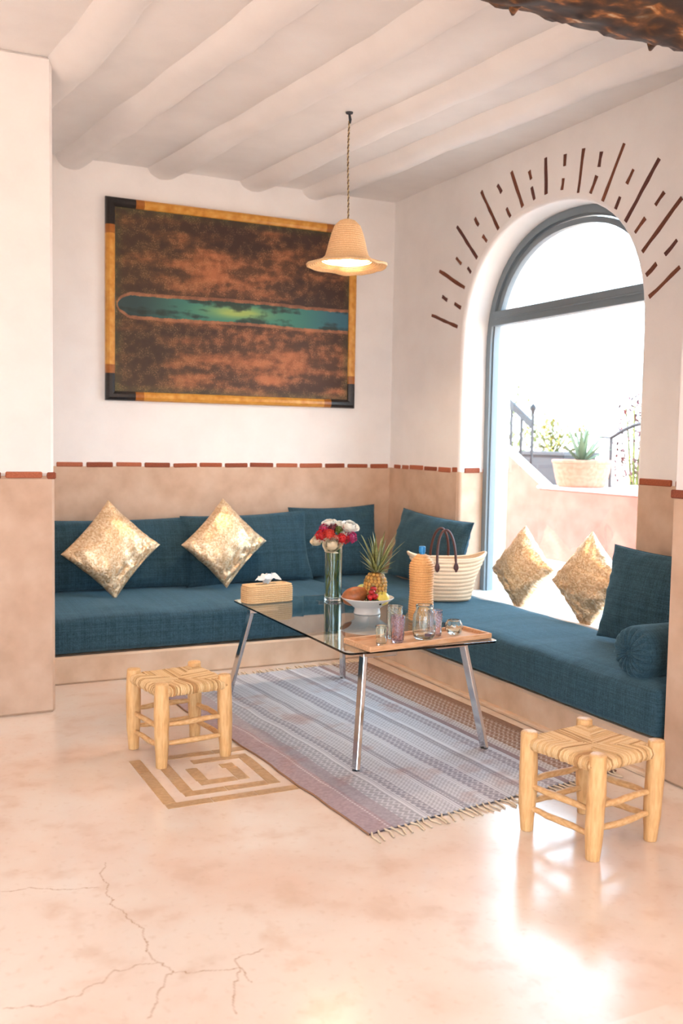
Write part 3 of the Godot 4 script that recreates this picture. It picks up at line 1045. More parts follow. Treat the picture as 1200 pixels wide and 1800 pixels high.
# ---------------------------------------------------------------- table
func build_table() -> void:
	var c := Vector3(2.295, 0, -4.525)
	var o := thing("glass_table", "rectangular glass coffee table on four splayed chrome legs", "table", c)
	var s := Shape.new()
	var outline := PackedVector2Array()
	var hw := 0.40
	var hl := 0.77
	for k in 4:
		var sx: float = [1, -1, -1, 1][k]
		var sy: float = [1, 1, -1, -1][k]
		for j in 9:
			var t := PI / 2.0 * (k + j / 8.0)
			outline.append(Vector2(sx * (hw - 0.035) + cos(t) * 0.035, sy * (hl - 0.035) + sin(t) * 0.035).rotated(0.012))
	var rows := [[-0.004, 0.0], [0.0, 0.001], [0.0, 0.009], [-0.004, 0.010]]
	var p := PackedVector3Array()
	for r in rows:
		for q in outline:
			var z: Vector2 = q + q.normalized() * r[0]
			p.append(Vector3(z.x, TABLE - 0.010 + r[1], z.y))
	var n := outline.size()
	for j in 3:
		for i in n:
			s.poly(PackedVector3Array([p[j * n + i], p[j * n + (i + 1) % n], p[(j + 1) * n + (i + 1) % n], p[(j + 1) * n + i]]), Vector3(0, TABLE - 0.005, 0))
	s.poly(p.slice(0, n), Vector3(0, TABLE - 0.005, 0))
	s.poly(p.slice(3 * n, 4 * n), Vector3(0, TABLE - 0.005, 0))
	part("glass_top", s, M.table_glass, o)
	var feet := [Vector3(1.916, 0.008, -3.715), Vector3(2.622, 0.008, -3.755), Vector3(2.60, 0.008, -5.24), Vector3(1.835, 0.008, -5.15)]
	var tops := [Vector3(1.995, 0.49, -3.815), Vector3(2.55, 0.49, -3.85), Vector3(2.53, 0.49, -5.13), Vector3(1.92, 0.49, -5.04)]
	var mid: Vector3 = (tops[0] + tops[1] + tops[2] + tops[3]) * 0.25
	for k in 4:
		var l := Shape.new()
		var a: Vector3 = feet[k] - c
		var b: Vector3 = tops[k] - c
		var inward: Vector3 = (Vector3(mid.x, 0.49, tops[k].z) - tops[k]).normalized()
		l.bar(a, b, 0.02, 0.05, 0.003, inward - (b - a).normalized() * inward.dot((b - a).normalized()))
		l.bar(b + Vector3(0, 0.006, 0) - inward * 0.012, b + Vector3(0, 0.006, 0) + inward * 0.16, 0.022, 0.05, 0.003, Vector3.UP)
		part("leg", l, M.chrome, o)
		var g := Shape.new()
		g.lathe(PackedVector2Array([Vector2(0, 0.0), Vector2(0.016, 0.0), Vector2(0.018, 0.003), Vector2(0.018, 0.008), Vector2(0, 0.008)]), 16, Transform3D(Basis.IDENTITY, Vector3(a.x, 0, a.z)))
		part("foot_pad", g, M.iron, o)
		var d := Shape.new()
		d.lathe(PackedVector2Array([Vector2(0, 0.0), Vector2(0.02, 0.0), Vector2(0.02, 0.0025), Vector2(0, 0.0025)]), 18, Transform3D(Basis.IDENTITY, b + inward * 0.1 + Vector3(0, 0.0172, 0)))
		part("pad", d, M.chrome, o)


# ---------------------------------------------------------------- stools
func build_stools() -> void:
	stool("rush_stool", "pine stool with a woven rush seat beside the left edge of the rug", Vector3(1.283, 0, -4.28), 0.15, 51)
	stool("rush_stool", "pine stool with a woven rush seat near the bolster, closest to the camera", Vector3(2.40, 0, -2.755), 0.155, 57)


func stool(called: String, label: String, at: Vector3, turn: float, s: int) -> void:
	rng.seed = s
	var o := thing(called, label, "stool", at, turn, "rush-seated stools")
	var f := noise(1.0, 3, FastNoiseLite.TYPE_SIMPLEX_SMOOTH, s)
	var corners := [Vector2(-1, -1), Vector2(1, -1), Vector2(1, 1), Vector2(-1, 1)]
	var h := 0.158
	for k in 4:
		var c: Vector2 = corners[k] * h
		var p := PackedVector3Array()
		var rows := [[0.0, 0.0], [0.0, 0.7], [0.003, 0.76], [0.05, 0.84], [0.10, 0.97], [0.16, 1.03], [0.24, 1.04], [0.30, 1.03], [0.35, 1.0], [0.372, 0.97], [0.378, 0.88], [0.379, 0.0]]
		var lean := Vector2(rng.randf_range(-0.008, 0.008), rng.randf_range(-0.008, 0.008))
		for r in rows:
			for i in 16:
				var t := TAU * i / 16
				var rr: float = 0.0325 * r[1] * (1.0 + f.get_noise_3d(cos(t) * 0.8 + k * 7, sin(t) * 0.8, r[0] * 5.0) * 0.16)
				p.append(Vector3(c.x + lean.x * r[0] * 3 + rr * cos(t), r[0], c.y + lean.y * r[0] * 3 + rr * sin(t)))
		var l := Shape.new()
		l.grid(p, 16, rows.size(), true)
		part("leg", l, M.pine, o)
	for k in 4:
		var a: Vector2 = corners[k] * h
		var b: Vector2 = corners[(k + 1) % 4] * h
		var y0 := 0.105 if k % 2 == 0 else 0.088
		for y in [y0, y0 + 0.085]:
			var p := PackedVector3Array()
			var rad := PackedFloat32Array()
			for j in 11:
				var t := j / 10.0
				var q := a.lerp(b, t)
				p.append(Vector3(q.x, y + f.get_noise_2d(t * 2.0, k * 5.0 + y * 40.0) * 0.006, q.y))
				rad.append(0.0085 + 0.0045 * sin(t * PI) + f.get_noise_2d(t * 4.0, k * 3.0 + y * 60.0) * 0.001)
			var s2 := Shape.new()
			s2.tube(p, rad, 10)
			part("rung", s2, M.pine_rung, o)
		var rail := Shape.new()
		rail.tube(PackedVector3Array([Vector3(a.x, 0.335, a.y), Vector3(b.x, 0.335, b.y)]), PackedFloat32Array([0.012]), 10)
		part("seat_rail", rail, M.pine_rung, o)
	# the seat: cords wrapped over each rail, running in to the diagonals
	var cords := [Shape.new(), Shape.new(), Shape.new()]
	var n := 38
	for k in 4:
		var a: Vector2 = corners[k] * (h + 0.004)
		var b: Vector2 = corners[(k + 1) % 4] * (h + 0.004)
		var inward := -(a + b).normalized()
		for j in n:
			var t := (j + 0.5) / n
			var e := a.lerp(b, t)
			var depth := (h + 0.004) * (1.0 - absf(2.0 * t - 1.0)) + 0.004
			var r := 0.0047 + rng.randf_range(-0.0007, 0.0007)
			var shift := (b - a).normalized() * rng.randf_range(-0.0015, 0.0015)
			var pts := PackedVector3Array()
			var lift := rng.randf_range(-0.0015, 0.0015)
			for q in [[0.030, 0.322], [0.010, 0.316], [-0.012, 0.320], [-0.018, 0.335], [-0.012, 0.349], [0.004, 0.355]]:
				if q[0] <= depth:
					var w: Vector2 = e + inward * q[0] + shift
					pts.append(Vector3(w.x, q[1] + lift, w.y))
			var steps := maxi(1, int(depth / 0.05))
			for m in steps:
				var d := lerpf(0.006, depth, float(m + 1) / steps)
				var w2 := e + inward * d + shift + (b - a).normalized() * f.get_noise_2d(d * 30.0, j * 3.0 + k * 100.0) * 0.003
				pts.append(Vector3(w2.x, 0.356 - 0.010 * minf(1.0, d / h) + lift + f.get_noise_2d(d * 20.0, j * 9.0) * 0.002, w2.y))
			var tone: Shape = cords[0 if rng.randf() < 0.45 else 1 if rng.randf() < 0.65 else 2]
			tone.tube(pts, PackedFloat32Array([r]), 6)
	for k in 3:
		part("rush_weave", cords[k], M.rush[k], o).set_meta("kind", "stuff")
	# underside of the wrap, so that no light shows between the cords
	var pad := Shape.new()
	pad.box(Vector3(0, 0.331, 0), Vector3(2 * h - 0.03, 0.02, 2 * h - 0.03), 0.006)
	part("seat_padding", pad, M.rush[2], o)


# ---------------------------------------------------------------- painting
func painting_texture() -> ImageTexture:
	var w := 640
	var h := 460
	var cloud := grey(noise(0.008, 5, FastNoiseLite.TYPE_SIMPLEX_SMOOTH, 101), w, h)
	var wear := grey(noise(0.03, 5, FastNoiseLite.TYPE_SIMPLEX_SMOOTH, 102), w, h)
	var fleck := grey(noise(0.25, 2, FastNoiseLite.TYPE_SIMPLEX, 103), w, h)
	var streak := grey(noise(0.02, 4, FastNoiseLite.TYPE_SIMPLEX_SMOOTH, 104), w, h)
	var umber := rgb8(60, 36, 26)
	var brown := rgb8(106, 66, 40)
	var rust := rgb8(178, 106, 66)
	var data := PackedByteArray()
	data.resize(w * h * 3)
	for y in h:
		var v := float(y) / h
		for x in w:
			var u := float(x) / w
			var k := y * w + x
			var st := streak[y * w + x / 4] / 255.0
			var a := cloud[y * w + x / 2] / 255.0
			var b := wear[k] / 255.0
			var warm := clampf(0.34 + (a - 0.5) * 1.3 + (b - 0.5) * 0.8 + (st - 0.5) * 1.5 + (fleck[k] / 255.0 - 0.5) * 0.5, 0.0, 1.0)
			# broad passages: rust in the middle of the upper field and low on the right, olive on the left
			warm += 0.42 * exp(-pow((u - 0.55) / 0.24, 2.0) - pow((v - 0.30) / 0.12, 2.0)) + 0.5 * exp(-pow((u - 0.68) / 0.30, 2.0) - pow((v - 0.80) / 0.16, 2.0))
			warm -= 0.35 * exp(-pow(v / 0.14, 2.0)) + 0.45 * exp(-pow((u - 0.9) / 0.16, 2.0) - pow((v - 0.36) / 0.12, 2.0)) + 0.5 * exp(-pow((u - 0.12) / 0.1, 2.0) - pow((v - 0.82) / 0.12, 2.0))
			var c := umber.lerp(brown, clampf(warm * 1.7, 0.0, 1.0)).lerp(rust, clampf(warm * 1.5 - 0.62, 0.0, 1.0))
			c = c.lerp(rgb8(94, 76, 34), clampf(0.55 - u * 1.3, 0.0, 0.5) * b)
			var rim := minf(minf(u, 1.0 - u) * 1.4, minf(v, 1.0 - v))
			c = c.lerp(rgb8(74, 96, 52), clampf(0.045 - rim, 0.0, 0.045) * 14.0 * b)
			if fleck[k] > 186 and b > 0.52:
				c = c.lerp(rgb8(206, 164, 120), 0.45)
			# the teal band with its peach outline
			var mid := 0.522 + 0.004 * sin(u * 9.0)
			var half := 0.056 * minf(1.0, sqrt(maxf(0.0, (u - 0.008) / 0.05)))
			var d := absf(v - mid) + (b - 0.5) * 0.012
			if u > 0.008 and d < half:
				var t := rgb8(44, 66, 66).lerp(rgb8(62, 128, 112), smoothstep(0.05, 0.35, u)).lerp(rgb8(48, 98, 116), smoothstep(0.7, 1.0, u))
				t = t.lerp(rgb8(178, 190, 96), clampf(exp(-pow((u - 0.5) / 0.12, 2.0) - pow((v - mid) / 0.035, 2.0)) * (0.4 + st), 0.0, 0.85))
				t = t.lerp(rgb8(30, 40, 36), clampf((0.52 - st) * 4.5 + (0.5 - b) * 1.2, 0.0, 0.75))
				c = t
			elif d < half + 0.018 and u > 0.004:
				c = c.lerp(rgb8(188, 122, 86), 0.35 + 0.5 * b)
			put_rgb(data, k * 3, c)
	return bytes_texture(data, w, h)


func build_painting() -> void:
	var o := thing("framed_painting", "large abstract brown painting with a teal band in a black and gold frame", "painting", Vector3(2.497, 2.413, BACK))
	var w := 1.955
	var h := 1.405
	var t := 0.068
	var c := Shape.new()
	c.box(Vector3(0, 0, 0.018), Vector3(w - 2 * t + 0.02, h - 2 * t + 0.02, 0.02))
	for k in c.v.size():
		c.uv[k] = Vector2(c.v[k].x / (w - 2 * t) + 0.5, 0.5 - c.v[k].y / (h - 2 * t))
	var m := mat(Color.WHITE, 0.55)
	m.albedo_texture = painting_texture()
	part("canvas", c, m, o)
	# half-round mouldings: black ends, dark bands, gold lengths
	for side in 4:
		var along := Vector3.RIGHT if side % 2 == 0 else Vector3.UP
		var out := Vector3.UP if side == 0 else Vector3.DOWN if side == 2 else Vector3.RIGHT if side == 1 else Vector3.LEFT
		var half := w * 0.5 if side % 2 == 0 else h * 0.5
		var mid := out * ((h if side % 2 == 0 else w) * 0.5 - t * 0.5)
		var black := 0.21 if side % 2 == 0 else 0.19
		var spans := [[-half, -half + black, "corner_block", M.black_lacquer], [-half + black, -half + black + 0.06, "collar", M.bamboo_dark], [-half + black + 0.06, half - black - 0.06, "moulding", M.bamboo], [half - black - 0.06, half - black, "collar", M.bamboo_dark], [half - black, half, "corner_block", M.black_lacquer]]
		for q in spans:
			var s := Shape.new()
			var p := PackedVector3Array()
			var prof := [Vector2(-0.5, 0.0), Vector2(-0.5, 0.022), Vector2(-0.4, 0.036), Vector2(-0.15, 0.046), Vector2(0.15, 0.046), Vector2(0.4, 0.038), Vector2(0.5, 0.024), Vector2(0.5, 0.0)]
			var lo: float = q[0]
			var hi: float = q[1]
			for e in 2:
				for r in prof:
					var at: float = lo if e == 0 else hi
					# mitre at the outer ends
					if q[2] == "corner_block" and ((e == 0 and lo == -half) or (e == 1 and hi == half)):
						at = (half - t * 0.5 + r.x * t) * signf(at)
					p.append(along * at + mid + out * (r.x * t) + Vector3(0, 0, r.y + 0.001))
			var n := prof.size()
			var ctr := along * (lo + hi) * 0.5 + mid + Vector3(0, 0, 0.015)
			for i in n:
				s.poly(PackedVector3Array([p[i], p[(i + 1) % n], p[n + (i + 1) % n], p[n + i]]), ctr)
			s.poly(p.slice(0, n), ctr)
			s.poly(p.slice(n, 2 * n), ctr)
			part(q[2], s, q[3], o)


# ---------------------------------------------------------------- pendant lamp
func build_pendant() -> void:
	var o := thing("pendant_lamp", "straw hat-shaped pendant lamp hanging from a twisted cord", "lamp", Vector3(2.548, CEILING, -5.178))
	var hook := Shape.new()
	hook.lathe(PackedVector2Array([Vector2(0, 0.0), Vector2(0.022, 0.0), Vector2(0.02, -0.008), Vector2(0.008, -0.012), Vector2(0, -0.012)]), 16)
	hook.tube(PackedVector3Array([Vector3(0, -0.01, 0), Vector3(0.006, -0.04, 0), Vector3(0.004, -0.062, 0)]), PackedFloat32Array([0.007, 0.009, 0.006]), 10)
	part("ceiling_hook", hook, M.iron, o)
	var brown := mat(rgb8(96, 74, 48), 0.7)
	var cream := mat(rgb8(196, 172, 130), 0.7)
	for k in 2:
		var c := Shape.new()
		var p := PackedVector3Array()
		for j in 151:
			var t := j / 150.0
			var a := t * TAU * 17.0 + PI * k
			p.append(Vector3(cos(a) * 0.0032 - 0.004 * sin(t * 5.0), lerpf(-0.05, -0.615, t), sin(a) * 0.0032))
		c.tube(p, PackedFloat32Array([0.0032]), 6)
		part("cord_strand", c, brown if k == 0 else cream, o)
	# the shade: crown and wavy brim of sewn straw coils
	var f := noise(1.0, 3, FastNoiseLite.TYPE_SIMPLEX_SMOOTH, 111)
	var prof := PackedVector2Array()
	var spine := [Vector2(0.012, -0.612), Vector2(0.045, -0.623), Vector2(0.072, -0.65), Vector2(0.088, -0.69), Vector2(0.102, -0.74), Vector2(0.114, -0.79), Vector2(0.125, -0.825), Vector2(0.148, -0.846), Vector2(0.19, -0.862), Vector2(0.238, -0.876)]
	var curve := Curve2D.new()
	for q in spine:
		curve.add_point(q)
	var length := curve.get_baked_length()
	var shade := Shape.new()
	var seg := 72
	var rows := 190
	var pts := PackedVector3Array()
	for pass_ in 2:
		for j in rows + 1:
			var jj := j if pass_ == 0 else rows - j
			var d := length * jj / rows
			var q := curve.sample_baked(d)
			var dir := (curve.sample_baked(minf(d + 0.004, length)) - curve.sample_baked(maxf(d - 0.004, 0.0))).normalized()
			var nrm := Vector2(-dir.y, dir.x)
			if nrm.x < 0.0 and nrm.y < 0.0:
				nrm = -nrm
			var coil := pow(absf(sin(d / 0.0135 * PI)), 0.6) * 0.006
			var r := q + nrm * (coil if pass_ == 0 else -0.004 - coil * 0.5)
			var wave := smoothstep(0.11, 0.22, q.x)
			for i in seg:
				var t := TAU * i / seg
				var y := r.y + wave * (0.006 * sin(t * 2.0 + 0.6) + f.get_noise_2d(cos(t) * 1.2, sin(t) * 1.2) * 0.012)
				var rr := r.x * (1.0 + wave * f.get_noise_3d(cos(t) * 2.0, sin(t) * 2.0, 5.0) * 0.05)
				pts.append(Vector3(rr * cos(t), y, rr * sin(t)))
	shade.grid(pts, seg, 2 * (rows + 1), true, true)
	var sm: StandardMaterial3D = M.straw.duplicate()
	sm.backlight_enabled = true
	sm.backlight = Color(0.2, 0.185, 0.16)
	part("shade", shade, sm, o)
	var bulb := Shape.new()
	bulb.ball(Vector3(0, -0.772, 0), Vector3(0.07, 0.06, 0.07), 24, 16)
	var bm := mat(Color.WHITE, 0.4)
	bm.emission_enabled = true
	bm.emission = Color(1.0, 0.93, 0.82)
	bm.emission_energy_multiplier = 2.5
	part("bulb", bulb, bm, o)
	var sock := Shape.new()
	sock.lathe(PackedVector2Array([Vector2(0, -0.63), Vector2(0.018, -0.63), Vector2(0.02, -0.7), Vector2(0.016, -0.722), Vector2(0, -0.722)]), 16)
	part("socket", sock, M.iron, o)
	var l := OmniLight3D.new()
	l.name = "bulb_light"
	l.light_color = Color(1.0, 0.90, 0.76)
	l.light_energy = 0.7
	l.light_size = 0.04
	l.omni_range = 12.0
	l.omni_attenuation = 2.0
	l.shadow_enabled = true
	o.add_child(l)
	l.position = Vector3(0, -0.772, 0)


# ---------------------------------------------------------------- things on the table
# Offsets from a place on the table: x to the right as seen from the room's middle, z towards it.
func beside(at: Vector3, x: float, y: float, z: float) -> Vector3:
	return at + Vector3(0.898, 0, 0.44) * x + Vector3.UP * y + Vector3(-0.44, 0, 0.898) * z


# Rings of a rounded rectangle: each row is (outset, height).
func box_rings(w: float, d: float, r: float, rows: Array, closed := false) -> Shape:
	var s := Shape.new()
	var p := PackedVector3Array()
	for q in rows:
		var rr := maxf(0.0005, r + q[0])
		for k in 4:
			var sx: float = [1, -1, -1, 1][k]
			var sz: float = [1, 1, -1, -1][k]
			for j in 8:
				var t := PI / 2.0 * (k + j / 7.0)
				var inner := Vector2(maxf(0.0, w * 0.5 - r + minf(0.0, r + q[0])), maxf(0.0, d * 0.5 - r + minf(0.0, r + q[0])))
				p.append(Vector3(sx * inner.x + cos(t) * rr, q[1], sz * inner.y + sin(t) * rr))
	s.grid(p, 32, rows.size(), true, closed)
	return s


func build_table_things() -> void:
	rng.seed = 61
	# tissue box of coiled straw
	var at := Vector3(2.065, TABLE + 0.0005, -5.165)
	var o := thing("tissue_box", "coiled straw tissue box at the far end of the glass table", "tissue box", at, 0.12)
	var rows := [[-0.06, 0.0], [-0.004, 0.0]]
	for k in 9:
		for j in 6:
			var t := j / 6.0 * PI
			rows.append([-0.006 + pow(sin(t), 0.6) * 0.008 - (0.008 * maxf(0.0, k - 6.5) / 2.0), 0.002 + (k + j / 6.0) * 0.0115])
	rows += [[-0.02, 0.106], [-0.03, 0.108], [-0.036, 0.106], [-0.038, 0.100], [-0.06, 0.098], [-0.0645, 0.098]]
	part("straw_body", box_rings(0.30, 0.13, 0.04, rows), M.straw, o)
	var slot := Shape.new()
	slot.box(Vector3(0, 0.1, 0), Vector3(0.13, 0.004, 0.035), 0.001)
	part("slot", slot, M.iron, o)
	var ts := Shape.new()
	var tp := PackedVector3Array()
	var f := noise(1.0, 3, FastNoiseLite.TYPE_SIMPLEX_SMOOTH, 62)
	for j in 9:
		for i in 17:
			var u := i / 16.0 * 2.0 - 1.0
			var v := j / 8.0
			var spread := 0.4 + v * 1.1
			tp.append(Vector3(u * 0.055 * spread + 0.01 * sin(v * 5.0) + f.get_noise_2d(u * 3.0, v * 3.0) * 0.012, 0.104 + 0.062 * sin(v * 2.6) * (1.0 - 0.25 * u * u) + f.get_noise_2d(u * 4.0, v * 2.0 + 9.0) * 0.016, (v - 0.3) * 0.05 + sin(u * 4.0 + v * 3.0) * 0.012))
	ts.grid(tp, 17, 9, false, false, 1)
	part("tissue", ts, M.paper, o)

	# water bottle in a straw sleeve
	at = Vector3(2.606, TABLE + 0.0005, -4.344)
	o = thing("straw_bottle", "tall water bottle in an orange coiled straw sleeve with blue cap", "bottle", at)
	var prof := PackedVector2Array([Vector2(0, 0), Vector2(0.055, 0.0)])
	var coils := 27
	for k in coils:
		for j in 6:
			var y := (k + j / 6.0) / coils * 0.345
			var r := 0.061
			if y > 0.285:
				r = 0.061 - 0.036 * pow((y - 0.285) / 0.06, 1.7)
			r += 0.002 * sin(y * 30.0)
			prof.append(Vector2(r + 0.0062 * pow(sin(j / 6.0 * PI), 0.6) - 0.002, y + 0.002))
	prof.append(Vector2(0.02, 0.349))
	prof.append(Vector2(0.0, 0.349))
	var sl := Shape.new()
	sl.lathe(prof, 40)
	part("straw_sleeve", sl, M.straw_orange, o)
	var neck := Shape.new()
	neck.lathe(PackedVector2Array([Vector2(0, 0.345), Vector2(0.015, 0.345), Vector2(0.015, 0.362), Vector2(0, 0.362)]), 24)
	part("neck", neck, M.bottle_cap, o)
	var cap := Shape.new()
	var cp := PackedVector3Array()
	for q in [[0.0, 0.358], [0.0165, 0.358], [0.0175, 0.361], [0.0175, 0.386], [0.0155, 0.390], [0.0, 0.391]]:
		for i in 60:
			var t := TAU * i / 60
			var r: float = q[0] * (1.0 + (0.03 if i % 2 == 0 and q[0] > 0.017 else 0.0))
			cp.append(Vector3(r * cos(t), q[1], r * sin(t)))
	cap.grid(cp, 60, 6, true)
	part("cap", cap, M.bottle_cap, o)

	# tray
	var tc := Vector3(2.325, TABLE + 0.0005, -3.885)
	var turn := 0.10
	o = thing("wooden_tray", "narrow light wood tray at the near end of the glass table", "tray", tc, turn)
	var base := Shape.new()
	base.box(Vector3(0, 0.004, 0), Vector3(0.67, 0.008, 0.20), 0.001)
	part("base", base, M.tray, o)
	for k in 2:
		var e := Shape.new()
		e.box(Vector3(0, 0.0125, (k * 2 - 1) * 0.106), Vector3(0.70, 0.025, 0.014), 0.003)
		part("rim", e, M.tray, o)
		var g := Shape.new()
		g.box(Vector3((k * 2 - 1) * 0.343, 0.0125, 0), Vector3(0.014, 0.025, 0.198), 0.003)
		part("rim", g, M.tray, o)
	var on := func(x: float, z: float) -> Vector3:
		return tc + Basis(Vector3.UP, turn) * Vector3(x, 0.0085, z)

	# glasses: an outer wall with rows of bosses, a thick foot and a smooth inside
	var gg := "glasses on the tray"
	tumbler("drinking_glass", "small plain shot glass at the left end of the tray", on.call(-0.235, 0.03), 0.023, 0.029, 0.088, M.glass, 0, 0, gg)
	tumbler("drinking_glass", "purple tinted tumbler in front of the clear tumbler on the tray", on.call(-0.135, 0.015), 0.0265, 0.034, 0.125, M.purple_glass, 12, 7, gg)
	tumbler("drinking_glass", "tall clear embossed tumbler behind the purple one on the tray", on.call(-0.095, -0.066), 0.032, 0.036, 0.155, M.glass, 12, 9, gg)
	tumbler("drinking_glass", "pale lilac embossed tumbler between the glass jar and the round bowl", on.call(0.112, -0.025), 0.029, 0.033, 0.125, M.lilac_glass, 12, 7, gg)
	# ribbed jar
	o = thing("glass_jar", "clear ribbed glass jar with a small brown tag in the middle of the tray", "jar", on.call(0.018, 0.012))
	var outer := [[0.0, 0.0], [0.036, 0.0], [0.042, 0.004], [0.049, 0.015], [0.053, 0.04], [0.053, 0.085], [0.05, 0.115], [0.042, 0.135], [0.038, 0.145], [0.040, 0.150], [0.041, 0.160], [0.039, 0.163]]
	var inner := [[0.036, 0.160], [0.035, 0.145], [0.039, 0.133], [0.047, 0.113], [0.0495, 0.085], [0.0495, 0.042], [0.045, 0.02], [0.034, 0.011], [0.0, 0.010]]
	var jp := PackedVector3Array()
	for q in outer + inner:
		for i in 96:
			var t := TAU * i / 96
			var rib: float = 0.0024 * absf(sin(t * 14.0)) * (0.6 + 0.4 * sin(q[1] * 300.0)) if q[1] > 0.01 and q[1] < 0.13 and q in outer else 0.0
			jp.append(Vector3((q[0] + rib) * cos(t), q[1], (q[0] + rib) * sin(t)))
	var js := Shape.new()
	js.grid(jp, 96, outer.size() + inner.size(), true)
	part("glass_body", js, M.glass, o)
	var lab := Shape.new()
	var lp := PackedVector3Array()
	for e in [[0.0546, 0.022], [0.0546, 0.037], [0.0556, 0.037], [0.0556, 0.022]]:
		for i in 9:
			var t := lerpf(1.45, 2.05, i / 8.0)
			lp.append(Vector3(e[0] * cos(t), e[1], e[0] * sin(t)))
	lab.grid(lp, 9, 4, false, true)
	part("tag", lab, mat(rgb8(96, 74, 80), 0.6), o)
	# round tealight bowl with faceted outside
	o = thing("round_glass", "round faceted clear glass bowl at the right end of the tray", "glass bowl", on.call(0.222, -0.02))
	var bp := PackedVector3Array()
	for q in [[0.0, 0.0], [0.022, 0.0], [0.032, 0.008], [0.040, 0.022], [0.0425, 0.036], [0.040, 0.052], [0.032, 0.066], [0.028, 0.070], [0.026, 0.069], [0.030, 0.062], [0.037, 0.050], [0.039, 0.036], [0.036, 0.024], [0.028, 0.012], [0.0, 0.008]]:
		for i in 64:
			var t := TAU * i / 64
			var r: float = q[0] + (0.0016 * sin(t * 10.0 + q[1] * 180.0) if q[0] >= 0.0315 else 0.0)
			bp.append(Vector3(r * cos(t), q[1], r * sin(t)))
	var bs := Shape.new()
	bs.grid(bp, 64, 15, true)
	part("glass_body", bs, M.glass, o)


func tumbler(called: String, label: String, at: Vector3, r0: float, r1: float, h: float, m: Material, bosses: int, rows: int, group: String) -> void:
	var o := thing(called, label, "glass", at, 0.0, group)
	var p := PackedVector3Array()
	var count := 0
	var up := 40 if bosses else 10
	for j in up + 1:
		var t := float(j) / up
		if j == 0:
			for i in 72:
				p.append(Vector3.ZERO)
			for i in 72:
				p.append(Vector3((r0 - 0.002) * cos(TAU * i / 72), 0.0, (r0 - 0.002) * sin(TAU * i / 72)))
			count += 2
		for i in 72:
			var a := TAU * i / 72
			var r := lerpf(r0, r1, t)
			if bosses and t > 0.06 and t < 0.9:
				var boss := maxf(0.0, cos(a * bosses) * cos((t - 0.06) / 0.84 * rows * TAU))
				r += 0.003 * boss
			p.append(Vector3(r * cos(a), 0.002 + (h - 0.002) * t, r * sin(a)))
		count += 1
	for q in [[r1 - 0.0015, h + 0.0006], [r1 - 0.003, h - 0.001], [lerpf(r0, r1, 0.5) - 0.003, h * 0.5], [r0 - 0.002, h * 0.12], [r0 - 0.006, h * 0.09], [0.0, h * 0.085]]:
		for i in 72:
			var a := TAU * i / 72
			p.append(Vector3(q[0] * cos(a), q[1], q[0] * sin(a)))
		count += 1
	var s := Shape.new()
	s.grid(p, 72, count, true)
	part("glass_body", s, m, o)


